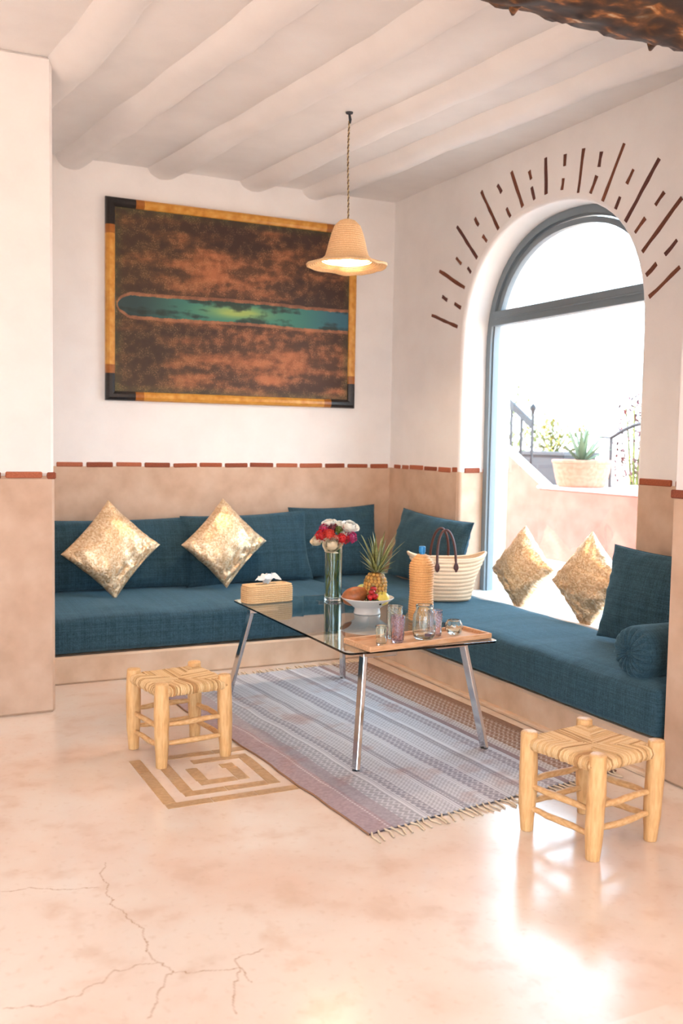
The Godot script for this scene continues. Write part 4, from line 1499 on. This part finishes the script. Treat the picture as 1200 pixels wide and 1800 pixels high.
# ---------------------------------------------------------------- vase and flowers
func build_flowers() -> void:
	rng.seed = 71
	var at := Vector3(2.448, TABLE + 0.0005, -5.081)
	var o := thing("glass_vase", "tall clear cylinder vase of water holding the flowers", "vase", at)
	var s := Shape.new()
	s.lathe(PackedVector2Array([Vector2(0, 0), Vector2(0.049, 0.0), Vector2(0.051, 0.003), Vector2(0.051, 0.318), Vector2(0.0495, 0.32), Vector2(0.048, 0.318), Vector2(0.047, 0.02), Vector2(0.042, 0.014), Vector2(0, 0.013)]), 48)
	part("glass_body", s, M.glass, o)
	var w := Shape.new()
	w.lathe(PackedVector2Array([Vector2(0, 0.0145), Vector2(0.042, 0.0155), Vector2(0.0465, 0.022), Vector2(0.0465, 0.235), Vector2(0, 0.235)]), 48)
	part("water", w, M.water, o)
	var white := mat(rgb8(236, 231, 222), 0.7)
	white.backlight_enabled = true
	white.backlight = Color(0.35, 0.33, 0.3)
	var cream := mat(rgb8(240, 224, 196), 0.7)
	var red := mat(rgb8(196, 34, 40), 0.65)
	var orange_red := mat(rgb8(210, 66, 52), 0.65)
	var magenta := mat(rgb8(180, 44, 96), 0.65)
	var wine := mat(rgb8(104, 22, 46), 0.65)
	var pink := mat(rgb8(226, 120, 140), 0.65)
	var green := mat(rgb8(96, 116, 44), 0.6)
	# each flower: name, label, place beside the vase (right, up, forward), size, colour
	var list := [
		["rose", "big cream white rose hanging over the front of the vase", -0.008, 0.335, 0.060, 0.050, cream],
		["rose", "cream white rose at the left edge of the bouquet", -0.098, 0.352, 0.0, 0.036, cream],
		["rose", "open white rose at the top right of the bouquet", 0.092, 0.435, 0.0, 0.045, white],
		["rose", "white rose at the top left of the bouquet", -0.030, 0.448, -0.03, 0.038, white],
		["rose", "white rose at the top middle of the bouquet, behind the red blooms", 0.035, 0.438, -0.035, 0.036, white],
		["rose", "small white rosebud between red and magenta blooms", 0.063, 0.395, 0.03, 0.022, white],
		["carnation", "red carnation cluster above the left cream rose", -0.070, 0.378, 0.02, 0.036, red],
		["carnation", "orange red carnation cluster in the middle of the bouquet", -0.028, 0.385, 0.035, 0.034, orange_red],
		["carnation", "bright red carnation cluster right of the big cream rose", 0.050, 0.365, 0.045, 0.034, red],
		["carnation", "magenta carnation cluster at the right edge of the bouquet", 0.095, 0.372, 0.02, 0.034, magenta],
		["carnation", "wine red carnation cluster near the top of the bouquet", -0.008, 0.415, 0.0, 0.032, wine],
		["carnation", "dark pink carnation cluster at the upper left of the bouquet", -0.055, 0.415, 0.0, 0.030, magenta],
		["carnation", "pale pink carnation cluster under the top right rose", 0.068, 0.412, -0.01, 0.026, pink],
		["carnation", "yellow green bud cluster in the middle of the bouquet", 0.028, 0.412, 0.015, 0.022, green],
	]
	for k in list.size():
		var q: Array = list[k]
		var head := beside(at, q[2], q[3], q[4])
		var fl := thing(q[0], q[1], "flower", head, 0.0, "flowers in the vase")
		var lean := (head - (at + Vector3.UP * 0.2)).normalized()
		if q[0] == "rose" and k > 0:
			lean = (lean + Vector3(-0.25, 0.1, 0.45)).normalized()
		if k == 0:
			lean = (lean + Vector3(-0.3, 0.0, 0.75)).normalized()
		var side := lean.cross(Vector3.FORWARD if absf(lean.z) < 0.9 else Vector3.RIGHT).normalized()
		var b := Basis(side, lean, side.cross(lean))
		part("bloom", rose_head(q[5], b) if q[0] == "rose" else cluster_head(q[5], b), q[6], fl)
		var a := TAU * k / list.size()
		var foot := at + Vector3(cos(a * 3.0) * 0.034, 0.022, sin(a * 3.0) * 0.034) - head
		var mouth := at + Vector3(cos(a + 0.5) * 0.036, 0.30, sin(a + 0.5) * 0.036) - head
		var st := Shape.new()
		st.tube(PackedVector3Array([foot, foot.lerp(mouth, 0.5) + Vector3(sin(a) * 0.006, 0, cos(a) * 0.006), mouth, mouth.lerp(-lean * q[5] * 0.5, 0.6), -lean * q[5] * 0.3]), PackedFloat32Array([0.0036, 0.0036, 0.0034, 0.003, 0.003]), 7)
		part("stem", st, M.stem, fl)
		for j in 2:
			var lf := Shape.new()
			var lp := mouth.lerp(foot, 0.25 + 0.38 * j)
			leaf_blade(lf, lp, Vector3(cos(a * 5.0 + j * 2.0) * 0.25, 1.0, sin(a * 5.0 + j * 2.0) * 0.25).normalized(), 0.05, 0.007)
			part("leaf", lf, M.leaf, fl)


# A thin two-sided blade from `at` along `d`.
func leaf_blade(s: Shape, at: Vector3, d: Vector3, l: float, w: float, droop := 0.0, thick := 0.0008) -> void:
	var side := d.cross(Vector3.UP if absf(d.y) < 0.9 else Vector3.RIGHT).normalized()
	var up := side.cross(d).normalized()
	var p := PackedVector3Array()
	for j in 7:
		var t := j / 6.0
		var c := at + d * l * t + up * droop * l * t * t
		var hw := w * (0.35 + 1.3 * t) * (1.0 - t) * 1.3 + 0.0003
		for q in [[-1.0, 0.25], [0.0, 0.0], [1.0, 0.25], [0.0, -0.001]]:
			p.append(c + side * q[0] * hw + up * (q[1] * hw * 0.6 - (thick if q[1] < 0.0 else 0.0)))
	s.grid(p, 4, 7, true)


func rose_head(r: float, b: Basis) -> Shape:
	var s := Shape.new()
	s.ball(b * Vector3(0, r * 0.02, 0), Vector3(r * 0.3, r * 0.42, r * 0.3), 10, 8, b)
	for k in 19:
		var ring := k / 18.0
		var a := k * 2.4
		var size := r * lerpf(0.34, 0.92, pow(ring, 0.8))
		var top := lerpf(0.3, 1.5, pow(ring, 1.1)) + rng.randf_range(-0.1, 0.1)
		var half := lerpf(1.5, 0.72, ring)
		var p := PackedVector3Array()
		for j in 7:
			var v := j / 6.0
			for i in 9:
				var u := i / 8.0 * 2.0 - 1.0
				var polar := lerpf(2.7, top + 0.22 * u * u, v)
				var rad := size * (1.0 + 0.42 * pow(v, 5.0) * ring + 0.05 * u * u + 0.03 * sin(u * 6.0 + k) * v)
				var ang := a + u * half * sin(minf(1.0, 0.35 + v) * PI * 0.55)
				p.append(b * Vector3(cos(ang) * sin(polar) * rad, cos(polar) * rad * 0.95, sin(ang) * sin(polar) * rad))
		s.grid(p, 9, 7, false, false, -1)
	return s


func cluster_head(r: float, b: Basis) -> Shape:
	var s := Shape.new()
	s.ball(Vector3.ZERO, Vector3.ONE * r * 0.7, 10, 7, b)
	for k in 46:
		var y := 1.0 - 1.55 * (k + 0.5) / 46.0
		var q := sqrt(maxf(0.0, 1.0 - y * y))
		var a := k * 2.39996
		var d := b * Vector3(cos(a) * q, y, sin(a) * q)
		var c := d * r * rng.randf_range(0.72, 0.95)
		var side := d.cross(Vector3(rng.randf() - 0.5, rng.randf() - 0.5, rng.randf() - 0.5)).normalized()
		var up := side.cross(d)
		# one frilled petal pair
		var p := PackedVector3Array()
		for j in 3:
			var t := j / 2.0
			for i in 6:
				var u := i / 5.0 * 2.0 - 1.0
				p.append(c + side * u * r * (0.14 + 0.2 * t) + d * r * 0.3 * t + up * r * 0.09 * sin(u * 5.0 + k) * t)
		s.grid(p, 6, 3, false, false, 1)
	return s


# ---------------------------------------------------------------- fruit bowl
func build_fruit() -> void:
	rng.seed = 81
	var at := Vector3(2.435, TABLE + 0.0005, -4.624)
	var o := thing("fruit_bowl", "shallow off-white footed bowl of fruit on the glass table", "bowl", at)
	var s := Shape.new()
	s.lathe(PackedVector2Array([Vector2(0, 0.008), Vector2(0.06, 0.008), Vector2(0.064, 0.0), Vector2(0.072, 0.0), Vector2(0.073, 0.004), Vector2(0.068, 0.03), Vector2(0.085, 0.042), Vector2(0.118, 0.066), Vector2(0.142, 0.084), Vector2(0.145, 0.088), Vector2(0.142, 0.090), Vector2(0.116, 0.073), Vector2(0.08, 0.051), Vector2(0.04, 0.043), Vector2(0, 0.041)]), 56)
	part("bowl_body", s, M.glaze, o)

	# pineapple: a studded body and a crown of blades
	var base := beside(at, 0.035, 0.06, -0.015)
	o = thing("pineapple", "whole pineapple with a tall green crown standing in the fruit bowl", "pineapple", base)
	o.rotation = Vector3(-0.02, 0, -0.10)
	var body := Shape.new()
	var bp := PackedVector3Array()
	for j in 29:
		var t := j / 28.0
		var r := 0.062 * pow(maxf(0.0, 1.0 - pow(absf(t * 2.0 - 0.92) / 1.09, 3.2)), 0.5)
		for i in 56:
			bp.append(Vector3(r * cos(TAU * i / 56), t * 0.165, r * sin(TAU * i / 56)))
	body.grid(bp, 56, 29, true)
	part("flesh", body, mat(rgb8(150, 96, 36), 0.6), o)
	var eye := Shape.new()
	var ep := PackedVector3Array()
	for q in [[1.0, 0.0], [0.92, 0.35], [0.55, 0.7], [0.12, 0.8], [0.1, 1.15], [0.0, 1.2]]:
		for i in 6:
			var a := TAU * (i + 0.5) / 6
			ep.append(Vector3(cos(a) * q[0] * 0.0095, q[1] * 0.0055, sin(a) * q[0] * 0.0105))
	eye.grid(ep, 6, 6, true)
	var em := eye.mesh()
	var em2: ArrayMesh = em.duplicate()
	em.surface_set_material(0, grained(noise(0.06, 3, FastNoiseLite.TYPE_SIMPLEX_SMOOTH, 83), [rgb8(176, 116, 44), rgb8(214, 158, 72), rgb8(226, 184, 104)], Vector3.ONE * 20.0, 0.5))
	em2.surface_set_material(0, grained(noise(0.06, 3, FastNoiseLite.TYPE_SIMPLEX_SMOOTH, 84), [rgb8(148, 116, 56), rgb8(186, 150, 78)], Vector3.ONE * 20.0, 0.5))
	for row in 9:
		var t := (row + 0.7) / 9.6
		var r := 0.062 * pow(maxf(0.0, 1.0 - pow(absf(t * 2.0 - 0.92) / 1.09, 3.2)), 0.5)
		var n := maxi(6, int(TAU * r / 0.0205))
		for i in n:
			var a := TAU * (i + 0.5 * (row % 2)) / n
			var e := MeshInstance3D.new()
			e.mesh = em if rng.randf() < 0.7 else em2
			e.name = "eye"
			o.get_child(0).add_child(e, true)
			var out := Vector3(cos(a), (t - 0.46) * 0.9, sin(a)).normalized()
			var side := out.cross(Vector3.UP).normalized()
			e.transform = Transform3D(Basis(side, out, side.cross(out)), Vector3(r * cos(a), t * 0.165, r * sin(a)) - out * 0.001)
	var crown_a := grained(noise(0.03, 3, FastNoiseLite.TYPE_SIMPLEX_SMOOTH, 85), [rgb8(110, 118, 70), rgb8(150, 152, 92), rgb8(186, 178, 120)], Vector3.ONE * 5.0, 0.5)
	var crown_b := grained(noise(0.03, 3, FastNoiseLite.TYPE_SIMPLEX_SMOOTH, 86), [rgb8(134, 142, 112), rgb8(172, 176, 142)], Vector3.ONE * 5.0, 0.5)
	for k in 44:
		var t := k / 43.0
		var a := k * 2.4
		var tilt := lerpf(1.35, 0.12, pow(t, 0.75)) + rng.randf_range(-0.08, 0.08)
		var l := lerpf(0.055, 0.2, smoothstep(0.1, 0.75, t)) * rng.randf_range(0.85, 1.1)
		var d := Vector3(cos(a) * sin(tilt), cos(tilt), sin(a) * sin(tilt))
		var lf := Shape.new()
		var lp := PackedVector3Array()
		var side := d.cross(Vector3(cos(a), 0, sin(a)).cross(Vector3.UP).cross(d)).normalized()
		side = Vector3(-sin(a), 0, cos(a))
		var up := side.cross(d).normalized()
		var root := Vector3(cos(a) * 0.012, 0.158 + t * 0.035, sin(a) * 0.012)
		for j in 8:
			var v := j / 7.0
			var c := root + d * l * v + Vector3(cos(a), -0.3, sin(a)) * l * 0.16 * v * v
			var hw := lerpf(0.0125, 0.0005, pow(v, 1.4))
			for q in [[-1.0, 0.35], [0.0, -0.12], [1.0, 0.35], [0.0, 0.12]]:
				lp.append(c + side * hw * q[0] - up * hw * q[1])
		lf.grid(lp, 4, 8, true)
		part("leaf", lf, crown_a if k % 3 else crown_b, o)

	# loose fruit
	var papaya := thing("papaya", "brown orange papaya at the left of the fruit bowl", "fruit", beside(at, -0.062, 0.098, 0.015))
	var ps := Shape.new()
	var pp := PackedVector3Array()
	var pb := Basis(Vector3.UP, -0.25) * Basis(Vector3.BACK, 0.28)
	for j in 21:
		var t := j / 20.0
		var r := 0.05 * pow(maxf(0.0, sin(PI * pow(t, 0.8))), 0.62)
		for i in 24:
			pp.append(pb * Vector3((t - 0.5) * 0.165, r * cos(TAU * i / 24), r * sin(TAU * i / 24) * 0.95))
	ps.grid(pp, 24, 21, true)
	part("skin", ps, grained(noise(0.015, 5, FastNoiseLite.TYPE_SIMPLEX_SMOOTH, 87), [rgb8(112, 70, 38), rgb8(160, 92, 50), rgb8(190, 112, 62)], Vector3.ONE * 4.0, 0.4), papaya)
	var tip := Shape.new()
	tip.ball(pb * Vector3(-0.081, 0, 0), Vector3(0.008, 0.012, 0.012), 10, 6, pb)
	part("stalk_scar", tip, mat(rgb8(70, 58, 34), 0.8), papaya)
	apple("yellow apple at the right front of the fruit bowl", beside(at, 0.078, 0.090, 0.055), 0.040, [rgb8(222, 186, 60), rgb8(236, 210, 96), rgb8(242, 226, 140)], 88)
	apple("pale green apple behind the papaya in the fruit bowl", beside(at, -0.022, 0.112, -0.070), 0.039, [rgb8(186, 186, 80), rgb8(212, 208, 116), rgb8(226, 220, 150)], 89)
	for k in 4:
		var q := [Vector3(0.022, 0.123, 0.075), Vector3(0.038, 0.105, 0.085), Vector3(0.014, 0.100, 0.088), Vector3(0.030, 0.138, 0.055)][k] as Vector3
		var st := thing("strawberry", ["red strawberry at the top of the small pile in front of the pineapple", "red strawberry on the right of the small pile in front of the pineapple", "red strawberry at the bottom of the small pile in front of the pineapple", "red strawberry touching the pineapple in the fruit bowl"][k], "strawberry", beside(at, q.x, q.y, q.z), k * 1.3, "strawberries in the fruit bowl")
		var sh := Shape.new()
		var sp := PackedVector3Array()
		for j in 11:
			var t := j / 10.0
			var r := 0.0175 * pow(maxf(0.0, sin(PI * pow(t, 0.7))), 0.7)
			for i in 18:
				var bump := 0.0006 * sin(i * TAU / 3.0) * sin(j * 2.0)
				sp.append(Vector3((r + bump) * cos(TAU * i / 18), (0.5 - t) * 0.038, (r + bump) * sin(TAU * i / 18)))
		sh.grid(sp, 18, 11, true)
		part("flesh", sh, M.strawberry, st)
		var cal := Shape.new()
		for i in 6:
			var a := TAU * i / 6
			leaf_blade(cal, Vector3(0, 0.019, 0), Vector3(cos(a), 0.15, sin(a)).normalized(), 0.014, 0.004, -0.2)
		part("calyx", cal, M.leaf, st)
	for k in 16:
		var row := k / 6
		var q := Vector3(-0.012 + (k % 6) * 0.0155 + row * 0.006, 0.070 + row * 0.013, 0.094 - row * 0.012 + (k % 2) * 0.004)
		var g := Shape.new()
		g.ball(Vector3.ZERO, Vector3(0.0085, 0.0092, 0.0085), 12, 8)
		var gr := part("grape", g, M.grape, self, beside(at, q.x, q.y, q.z))
		tag(gr, "small dark green grape at the front of the fruit bowl", "grape", "grapes in the fruit bowl")


func apple(label: String, at: Vector3, r: float, colors: Array, s: int) -> void:
	var o := thing("apple", label, "apple", at, 0.0, "apples in the fruit bowl")
	o.rotation = Vector3(0.3, s, 0.25)
	var p := PackedVector3Array()
	for j in 19:
		var t := PI * j / 18.0
		var rr := r * (1.0 - 0.16 * pow(maxf(0.0, cos(t)), 6.0) + 0.02 * cos(t))
		for i in 24:
			var dip := 0.22 * r * exp(-pow(sin(t) / 0.28, 2.0)) * signf(cos(t))
			p.append(Vector3(rr * sin(t) * cos(TAU * i / 24), rr * cos(t) * 0.94 - dip, rr * sin(t) * sin(TAU * i / 24)))
	var sh := Shape.new()
	sh.grid(p, 24, 19, true)
	part("skin", sh, grained(noise(0.012, 4, FastNoiseLite.TYPE_SIMPLEX_SMOOTH, s), colors, Vector3.ONE * 5.0, 0.3), o)
	var st := Shape.new()
	st.tube(PackedVector3Array([Vector3(0, r * 0.62, 0), Vector3(0.002, r * 0.9, 0), Vector3(0.006, r * 1.12, 0)]), PackedFloat32Array([0.0014, 0.0013, 0.002]), 6)
	part("stalk", st, mat(rgb8(92, 66, 40), 0.8), o)


# ---------------------------------------------------------------- basket
func build_basket() -> void:
	var at := Vector3(3.43, 0.416, -5.40)
	var o := thing("straw_basket", "palm straw shopping basket with brown leather handles on the teal mattress", "basket", at, 0.0)
	o.rotation.y = -0.33
	var f := noise(1.0, 3, FastNoiseLite.TYPE_SIMPLEX_SMOOTH, 92)
	var seg := 80
	var rows := 88
	var p := PackedVector3Array()
	var wall := func(t: float, a: float, inset: float) -> Vector3:
		var c := cos(a)
		var s := sin(a)
		var ax := lerpf(0.160, 0.262, pow(t, 1.15)) - 0.012 * sin(t * PI)
		var az := lerpf(0.085, 0.105, t) + 0.02 * sin(t * PI)
		if t < 0.05:
			ax -= 0.012 * (1.0 - t / 0.05)
			az -= 0.012 * (1.0 - t / 0.05)
		var h := 0.288 + 0.030 * pow(absf(c), 3.0) - 0.012 * (1.0 - c * c)
		var x := signf(c) * pow(absf(c), 0.8) * (ax - inset)
		var z := signf(s) * pow(absf(s), 0.8) * (az - inset) * (1.0 - 0.25 * pow(absf(c), 6.0) * t)
		return Vector3(x + f.get_noise_2d(a * 0.8, t * 2.0) * 0.006, h * t, z + f.get_noise_2d(a * 0.8 + 20.0, t * 2.0) * 0.008)
	for i in seg:
		p.append(Vector3(0, 0.001, 0))
	for j in rows + 1:
		var t := float(j) / rows
		var ripple := pow(absf(sin(t * 11.0 * PI)), 0.6) * 0.007
		for i in seg:
			p.append(wall.call(t, TAU * i / seg, -ripple))
	for j in 12:
		for i in seg:
			p.append(wall.call(1.0 - 0.97 * j / 11.0, TAU * i / seg, 0.007))
	for i in seg:
		p.append(Vector3(0, 0.012, 0))
	var s := Shape.new()
	s.grid(p, seg, rows + 15, true)
	part("woven_body", s, M.palm, o)
	var rim := Shape.new()
	var rp := PackedVector3Array()
	for i in seg:
		for k in 8:
			var c: Vector3 = wall.call(1.0, TAU * i / seg, 0.003)
			var out := Vector3(c.x * 0.3, 0, c.z).normalized()
			rp.append(c + out * cos(TAU * k / 8) * 0.0085 + Vector3.UP * sin(TAU * k / 8) * 0.0075)
	rim.grid(rp, 8, seg, true, true)
	part("rim", rim, M.palm, o)
	for side in [-1.0, 1.0]:
		var h := thing_part("handle", o)
		var loop := Shape.new()
		var lp := PackedVector3Array()
		var z0: float = side * 0.112
		for k in 25:
			var t := PI * k / 24.0
			lp.append(Vector3(-0.028 - cos(t) * 0.062, 0.235 + pow(sin(t), 0.75) * 0.235, z0 - side * 0.045 * sin(t)))
		loop.tube(lp, PackedFloat32Array([0.0085]), 10)
		part("strap", loop, M.leather, h)
		for e in [-1.0, 1.0]:
			var pad := Shape.new()
			var pp := PackedVector3Array()
			for q in [[0.0, 0.03], [0.010, 0.025], [0.016, 0.008], [0.017, -0.008], [0.010, -0.026], [0.0, -0.034]]:
				for i in 12:
					var a := TAU * i / 12
					pp.append(Vector3(-0.028 + e * 0.062 + q[0] * cos(a), 0.232 + q[1], z0 + side * 0.006 + 0.006 * sin(a) * (q[0] / 0.017)))
			pad.grid(pp, 12, 6, true)
			part("leather_tab", pad, M.leather, h)


func thing_part(called: String, parent: Node) -> Node3D:
	var o := Node3D.new()
	o.name = called
	parent.add_child(o, true)
	return o


# ---------------------------------------------------------------- terrace outside the window
func build_terrace() -> void:
	rng.seed = 101
	var g := struct("terrace_floor")
	slab(g, "paving", Vector3(-14, -0.25, -22), Vector3(22, -0.05, 14), M.paving)
	# pink parapet: a level stretch with a lower return, and the sloping cheek of the stair
	var p := thing("parapet", "pink plaster parapet with a sloping stair cheek on the terrace outside", "parapet", Vector3.ZERO)
	slab(p, "level_wall", Vector3(6.2, -0.06, -8.06), Vector3(6.68, 1.01, -4.6), M.pink, 0.02)
	slab(p, "coping", Vector3(6.18, 1.005, -8.07), Vector3(6.7, 1.035, -4.58), M.white, 0.012)
	var s := Shape.new()
	var q := PackedVector2Array([Vector2(-8.04, -0.06), Vector2(-8.04, 0.99), Vector2(-9.1, 1.545), Vector2(-11.5, 2.80), Vector2(-11.5, -0.06)])
	var mid := Vector3(6.36, 0.6, -9.6)
	for e in [6.3, 6.42]:
		var f := PackedVector3Array()
		for r in q:
			f.append(Vector3(e, r.y, r.x))
		s.poly(f, mid)
	for k in q.size():
		var a := q[k]
		var b := q[(k + 1) % q.size()]
		s.poly(PackedVector3Array([Vector3(6.3, a.y, a.x), Vector3(6.42, a.y, a.x), Vector3(6.42, b.y, b.x), Vector3(6.3, b.y, b.x)]), mid)
	part("stair_cheek", s, M.pink, p)
	var cs := Shape.new()
	cs.bar(Vector3(6.36, 1.0, -8.06), Vector3(6.36, 2.81, -11.5), 0.14, 0.02, 0.006, Vector3.RIGHT)
	part("sloping_coping", cs, M.white, p)
	var seat := thing("terrace_seat", "low white plastered seat outside below the window", "seat", Vector3(4.75, -0.05, -6.6))
	slab(seat, "block", Vector3(-0.35, 0, -1.0), Vector3(0.35, 0.50, 0.45), M.white, 0.02)
	slab(seat, "top_slab", Vector3(-0.38, 0.50, -1.03), Vector3(0.38, 0.545, 0.48), M.white, 0.012)

	# terracotta pot with an agave
	var pot := thing("plant_pot", "round banded terracotta pot standing on the parapet outside", "pot", Vector3(6.42, 1.036, -7.655))
	var ps := Shape.new()
	var prof := PackedVector2Array([Vector2(0, 0), Vector2(0.215, 0.0)])
	for k in 20:
		var t := k / 19.0
		prof.append(Vector2(lerpf(0.225, 0.285, pow(t, 0.7)) + 0.004 * absf(sin(t * PI * 4.0)), 0.005 + 0.235 * t))
	prof.append_array(PackedVector2Array([Vector2(0.295, 0.24), Vector2(0.298, 0.265), Vector2(0.285, 0.272), Vector2(0.265, 0.268), Vector2(0.26, 0.235), Vector2(0, 0.23)]))
	ps.lathe(prof, 56)
	part("pot_body", ps, M.terracotta, pot)
	var soil := Shape.new()
	soil.lathe(PackedVector2Array([Vector2(0, 0.231), Vector2(0.258, 0.236), Vector2(0.2, 0.247), Vector2(0, 0.252)]), 32)
	part("soil", soil, mat(rgb8(92, 70, 54), 0.95), pot)
	var ag := thing("agave", "grey green agave with pointed leaves growing in the terracotta pot", "plant", Vector3(6.42, 1.28, -7.655))
	for k in 13:
		var a := k * 2.4 + 0.5
		var tilt := lerpf(1.05, 0.12, k / 12.0)
		var d := Vector3(cos(a) * sin(tilt), cos(tilt), sin(a) * sin(tilt))
		var l := rng.randf_range(0.36, 0.46) * lerpf(0.85, 1.0, k / 12.0)
		var side := Vector3(-sin(a), 0, cos(a))
		var up := side.cross(d).normalized()
		var lp := PackedVector3Array()
		for j in 9:
			var v := j / 8.0
			var c := d * l * v + Vector3(cos(a), -0.2, sin(a)) * l * 0.12 * v * v
			var hw := 0.034 * (0.75 + 0.9 * v) * pow(1.0 - v, 0.8) + 0.0006
			for e in [[-1.0, 0.4], [0.0, -0.2], [1.0, 0.4], [0.0, 0.25]]:
				lp.append(c + side * hw * e[0] - up * hw * e[1])
		var lf := Shape.new()
		lf.grid(lp, 4, 9, true)
		part("leaf", lf, M.agave, ag)

	# stair railing of dark iron
	var rl := thing("stair_railing", "dark iron stair railing with a round finial on the terrace", "railing", Vector3(6.56, 0, 0))
	for q2 in [[-8.66, 1.80], [-8.86, 1.76], [-9.05, 1.88], [-9.25, 2.0], [-9.5, 2.14]]:
		var b := Shape.new()
		b.bar(Vector3(0, -0.06, q2[0]), Vector3(0, q2[1], q2[0]), 0.024, 0.024, 0.002)
		part("post", b, M.iron, rl)
	var fin := Shape.new()
	fin.lathe(PackedVector2Array([Vector2(0, 0), Vector2(0.018, 0.0), Vector2(0.02, 0.02), Vector2(0.034, 0.045), Vector2(0.034, 0.07), Vector2(0.012, 0.1), Vector2(0, 0.11)]), 16, Transform3D(Basis.IDENTITY, Vector3(0, 1.79, -8.66)))
	part("finial", fin, M.iron, rl)
	var hr := Shape.new()
	hr.bar(Vector3(0, 1.66, -8.66), Vector3(0, 2.20, -9.56), 0.03, 0.075, 0.004)
	part("handrail", hr, M.iron, rl)
	var rr := thing("end_railing", "thin iron railing beside the red shrub on the terrace", "railing", Vector3(7.8, 0, 0))
	var post := Shape.new()
	post.bar(Vector3(0, -0.06, -8.8), Vector3(0, 1.55, -8.8), 0.03, 0.03, 0.002)
	part("post", post, M.iron, rr)
	var hb := Shape.new()
	hb.tube(PackedVector3Array([Vector3(0, 1.54, -8.81), Vector3(0, 1.58, -8.72), Vector3(0, 1.64, -8.58), Vector3(0, 1.69, -8.42), Vector3(0, 1.72, -8.2)]), PackedFloat32Array([0.022]), 8)
	part("handrail", hb, M.iron, rr)
	var ld := Shape.new()
	ld.bar(Vector3(0, 1.555, -9.0), Vector3(0, 1.545, -8.8), 0.022, 0.022, 0.002)
	part("ledge_bar", ld, M.iron, rr)

	# dark planter with a leafy shrub behind the railing
	var pl := thing("planter_box", "dark grey planter box behind the pot on the terrace", "planter", Vector3(7.7, 0, -9.7))
	slab(pl, "box", Vector3(-0.2, 0.95, -0.45), Vector3(0.3, 1.33, 0.42), M.planter, 0.01)
	slab(pl, "rim", Vector3(-0.22, 1.32, -0.48), Vector3(0.33, 1.37, 0.45), M.planter, 0.008)
	slab(pl, "stand", Vector3(-0.15, -0.06, -0.4), Vector3(0.25, 0.95, 0.37), M.planter, 0.01)
	shrub("leafy_shrub", "yellow green shrub growing in the dark planter outside", Vector3(7.75, 1.375, -9.8), Vector3(0.28, 0.42, 0.62), 420, 0.06, [M.leaf_yellow, M.leaf_bright], 103)
	shrub("leafy_shrub", "tall pale leafy shrub behind the stair railing outside", Vector3(9.0, -0.04, -12.4), Vector3(0.6, 2.45, 0.9), 700, 0.09, [M.leaf_bright, M.leaf_grey], 104)
	shrub("red_shrub", "tall dark red leafed shrub at the right of the terrace", Vector3(8.1, 1.0, -8.72), Vector3(0.22, 1.18, 0.27), 520, 0.055, [M.leaf_red, M.leaf_purple], 105)
	var rp := thing("square_planter", "pale square planter at the foot of the red shrub", "planter", Vector3(8.1, 0, -8.72))
	slab(rp, "box", Vector3(-0.22, -0.06, -0.24), Vector3(0.24, 0.97, 0.24), M.white, 0.01)
	slab(rp, "rim", Vector3(-0.24, 0.95, -0.26), Vector3(0.26, 0.995, 0.26), M.white, 0.008)


func shrub(called: String, label: String, at: Vector3, size: Vector3, count: int, leaf: float, mats: Array, s: int) -> void:
	rng.seed = s
	var o := thing(called, label, "shrub", at)
	var st := Shape.new()
	for k in 7:
		var a := TAU * k / 7.0
		st.tube(PackedVector3Array([Vector3(cos(a) * 0.04, -0.02, sin(a) * 0.04), Vector3(cos(a) * size.x * 0.4, size.y * 0.5, sin(a) * size.z * 0.4), Vector3(cos(a) * size.x * 0.7, size.y * 0.95, sin(a) * size.z * 0.7)]), PackedFloat32Array([0.012, 0.008, 0.004]), 6)
	part("stems", st, M.stem, o)
	for m in mats.size():
		var f := Shape.new()
		for k in count / mats.size():
			var y := rng.randf()
			var q := Vector3(rng.randf() * 2.0 - 1.0, 0, rng.randf() * 2.0 - 1.0)
			if q.length() > 1.0:
				q = q.normalized() * rng.randf()
			var c := Vector3(q.x * size.x, y * size.y * (1.0 - 0.25 * q.length()), q.z * size.z)
			var d := Vector3(rng.randf_range(-1, 1), rng.randf_range(-0.5, 0.8), rng.randf_range(-1, 1)).normalized()
			leaf_blade(f, c, d, leaf * rng.randf_range(0.8, 1.7), leaf * 0.42, -0.2)
		var o2 := part("foliage", f, mats[m], o)
		o2.set_meta("kind", "stuff")
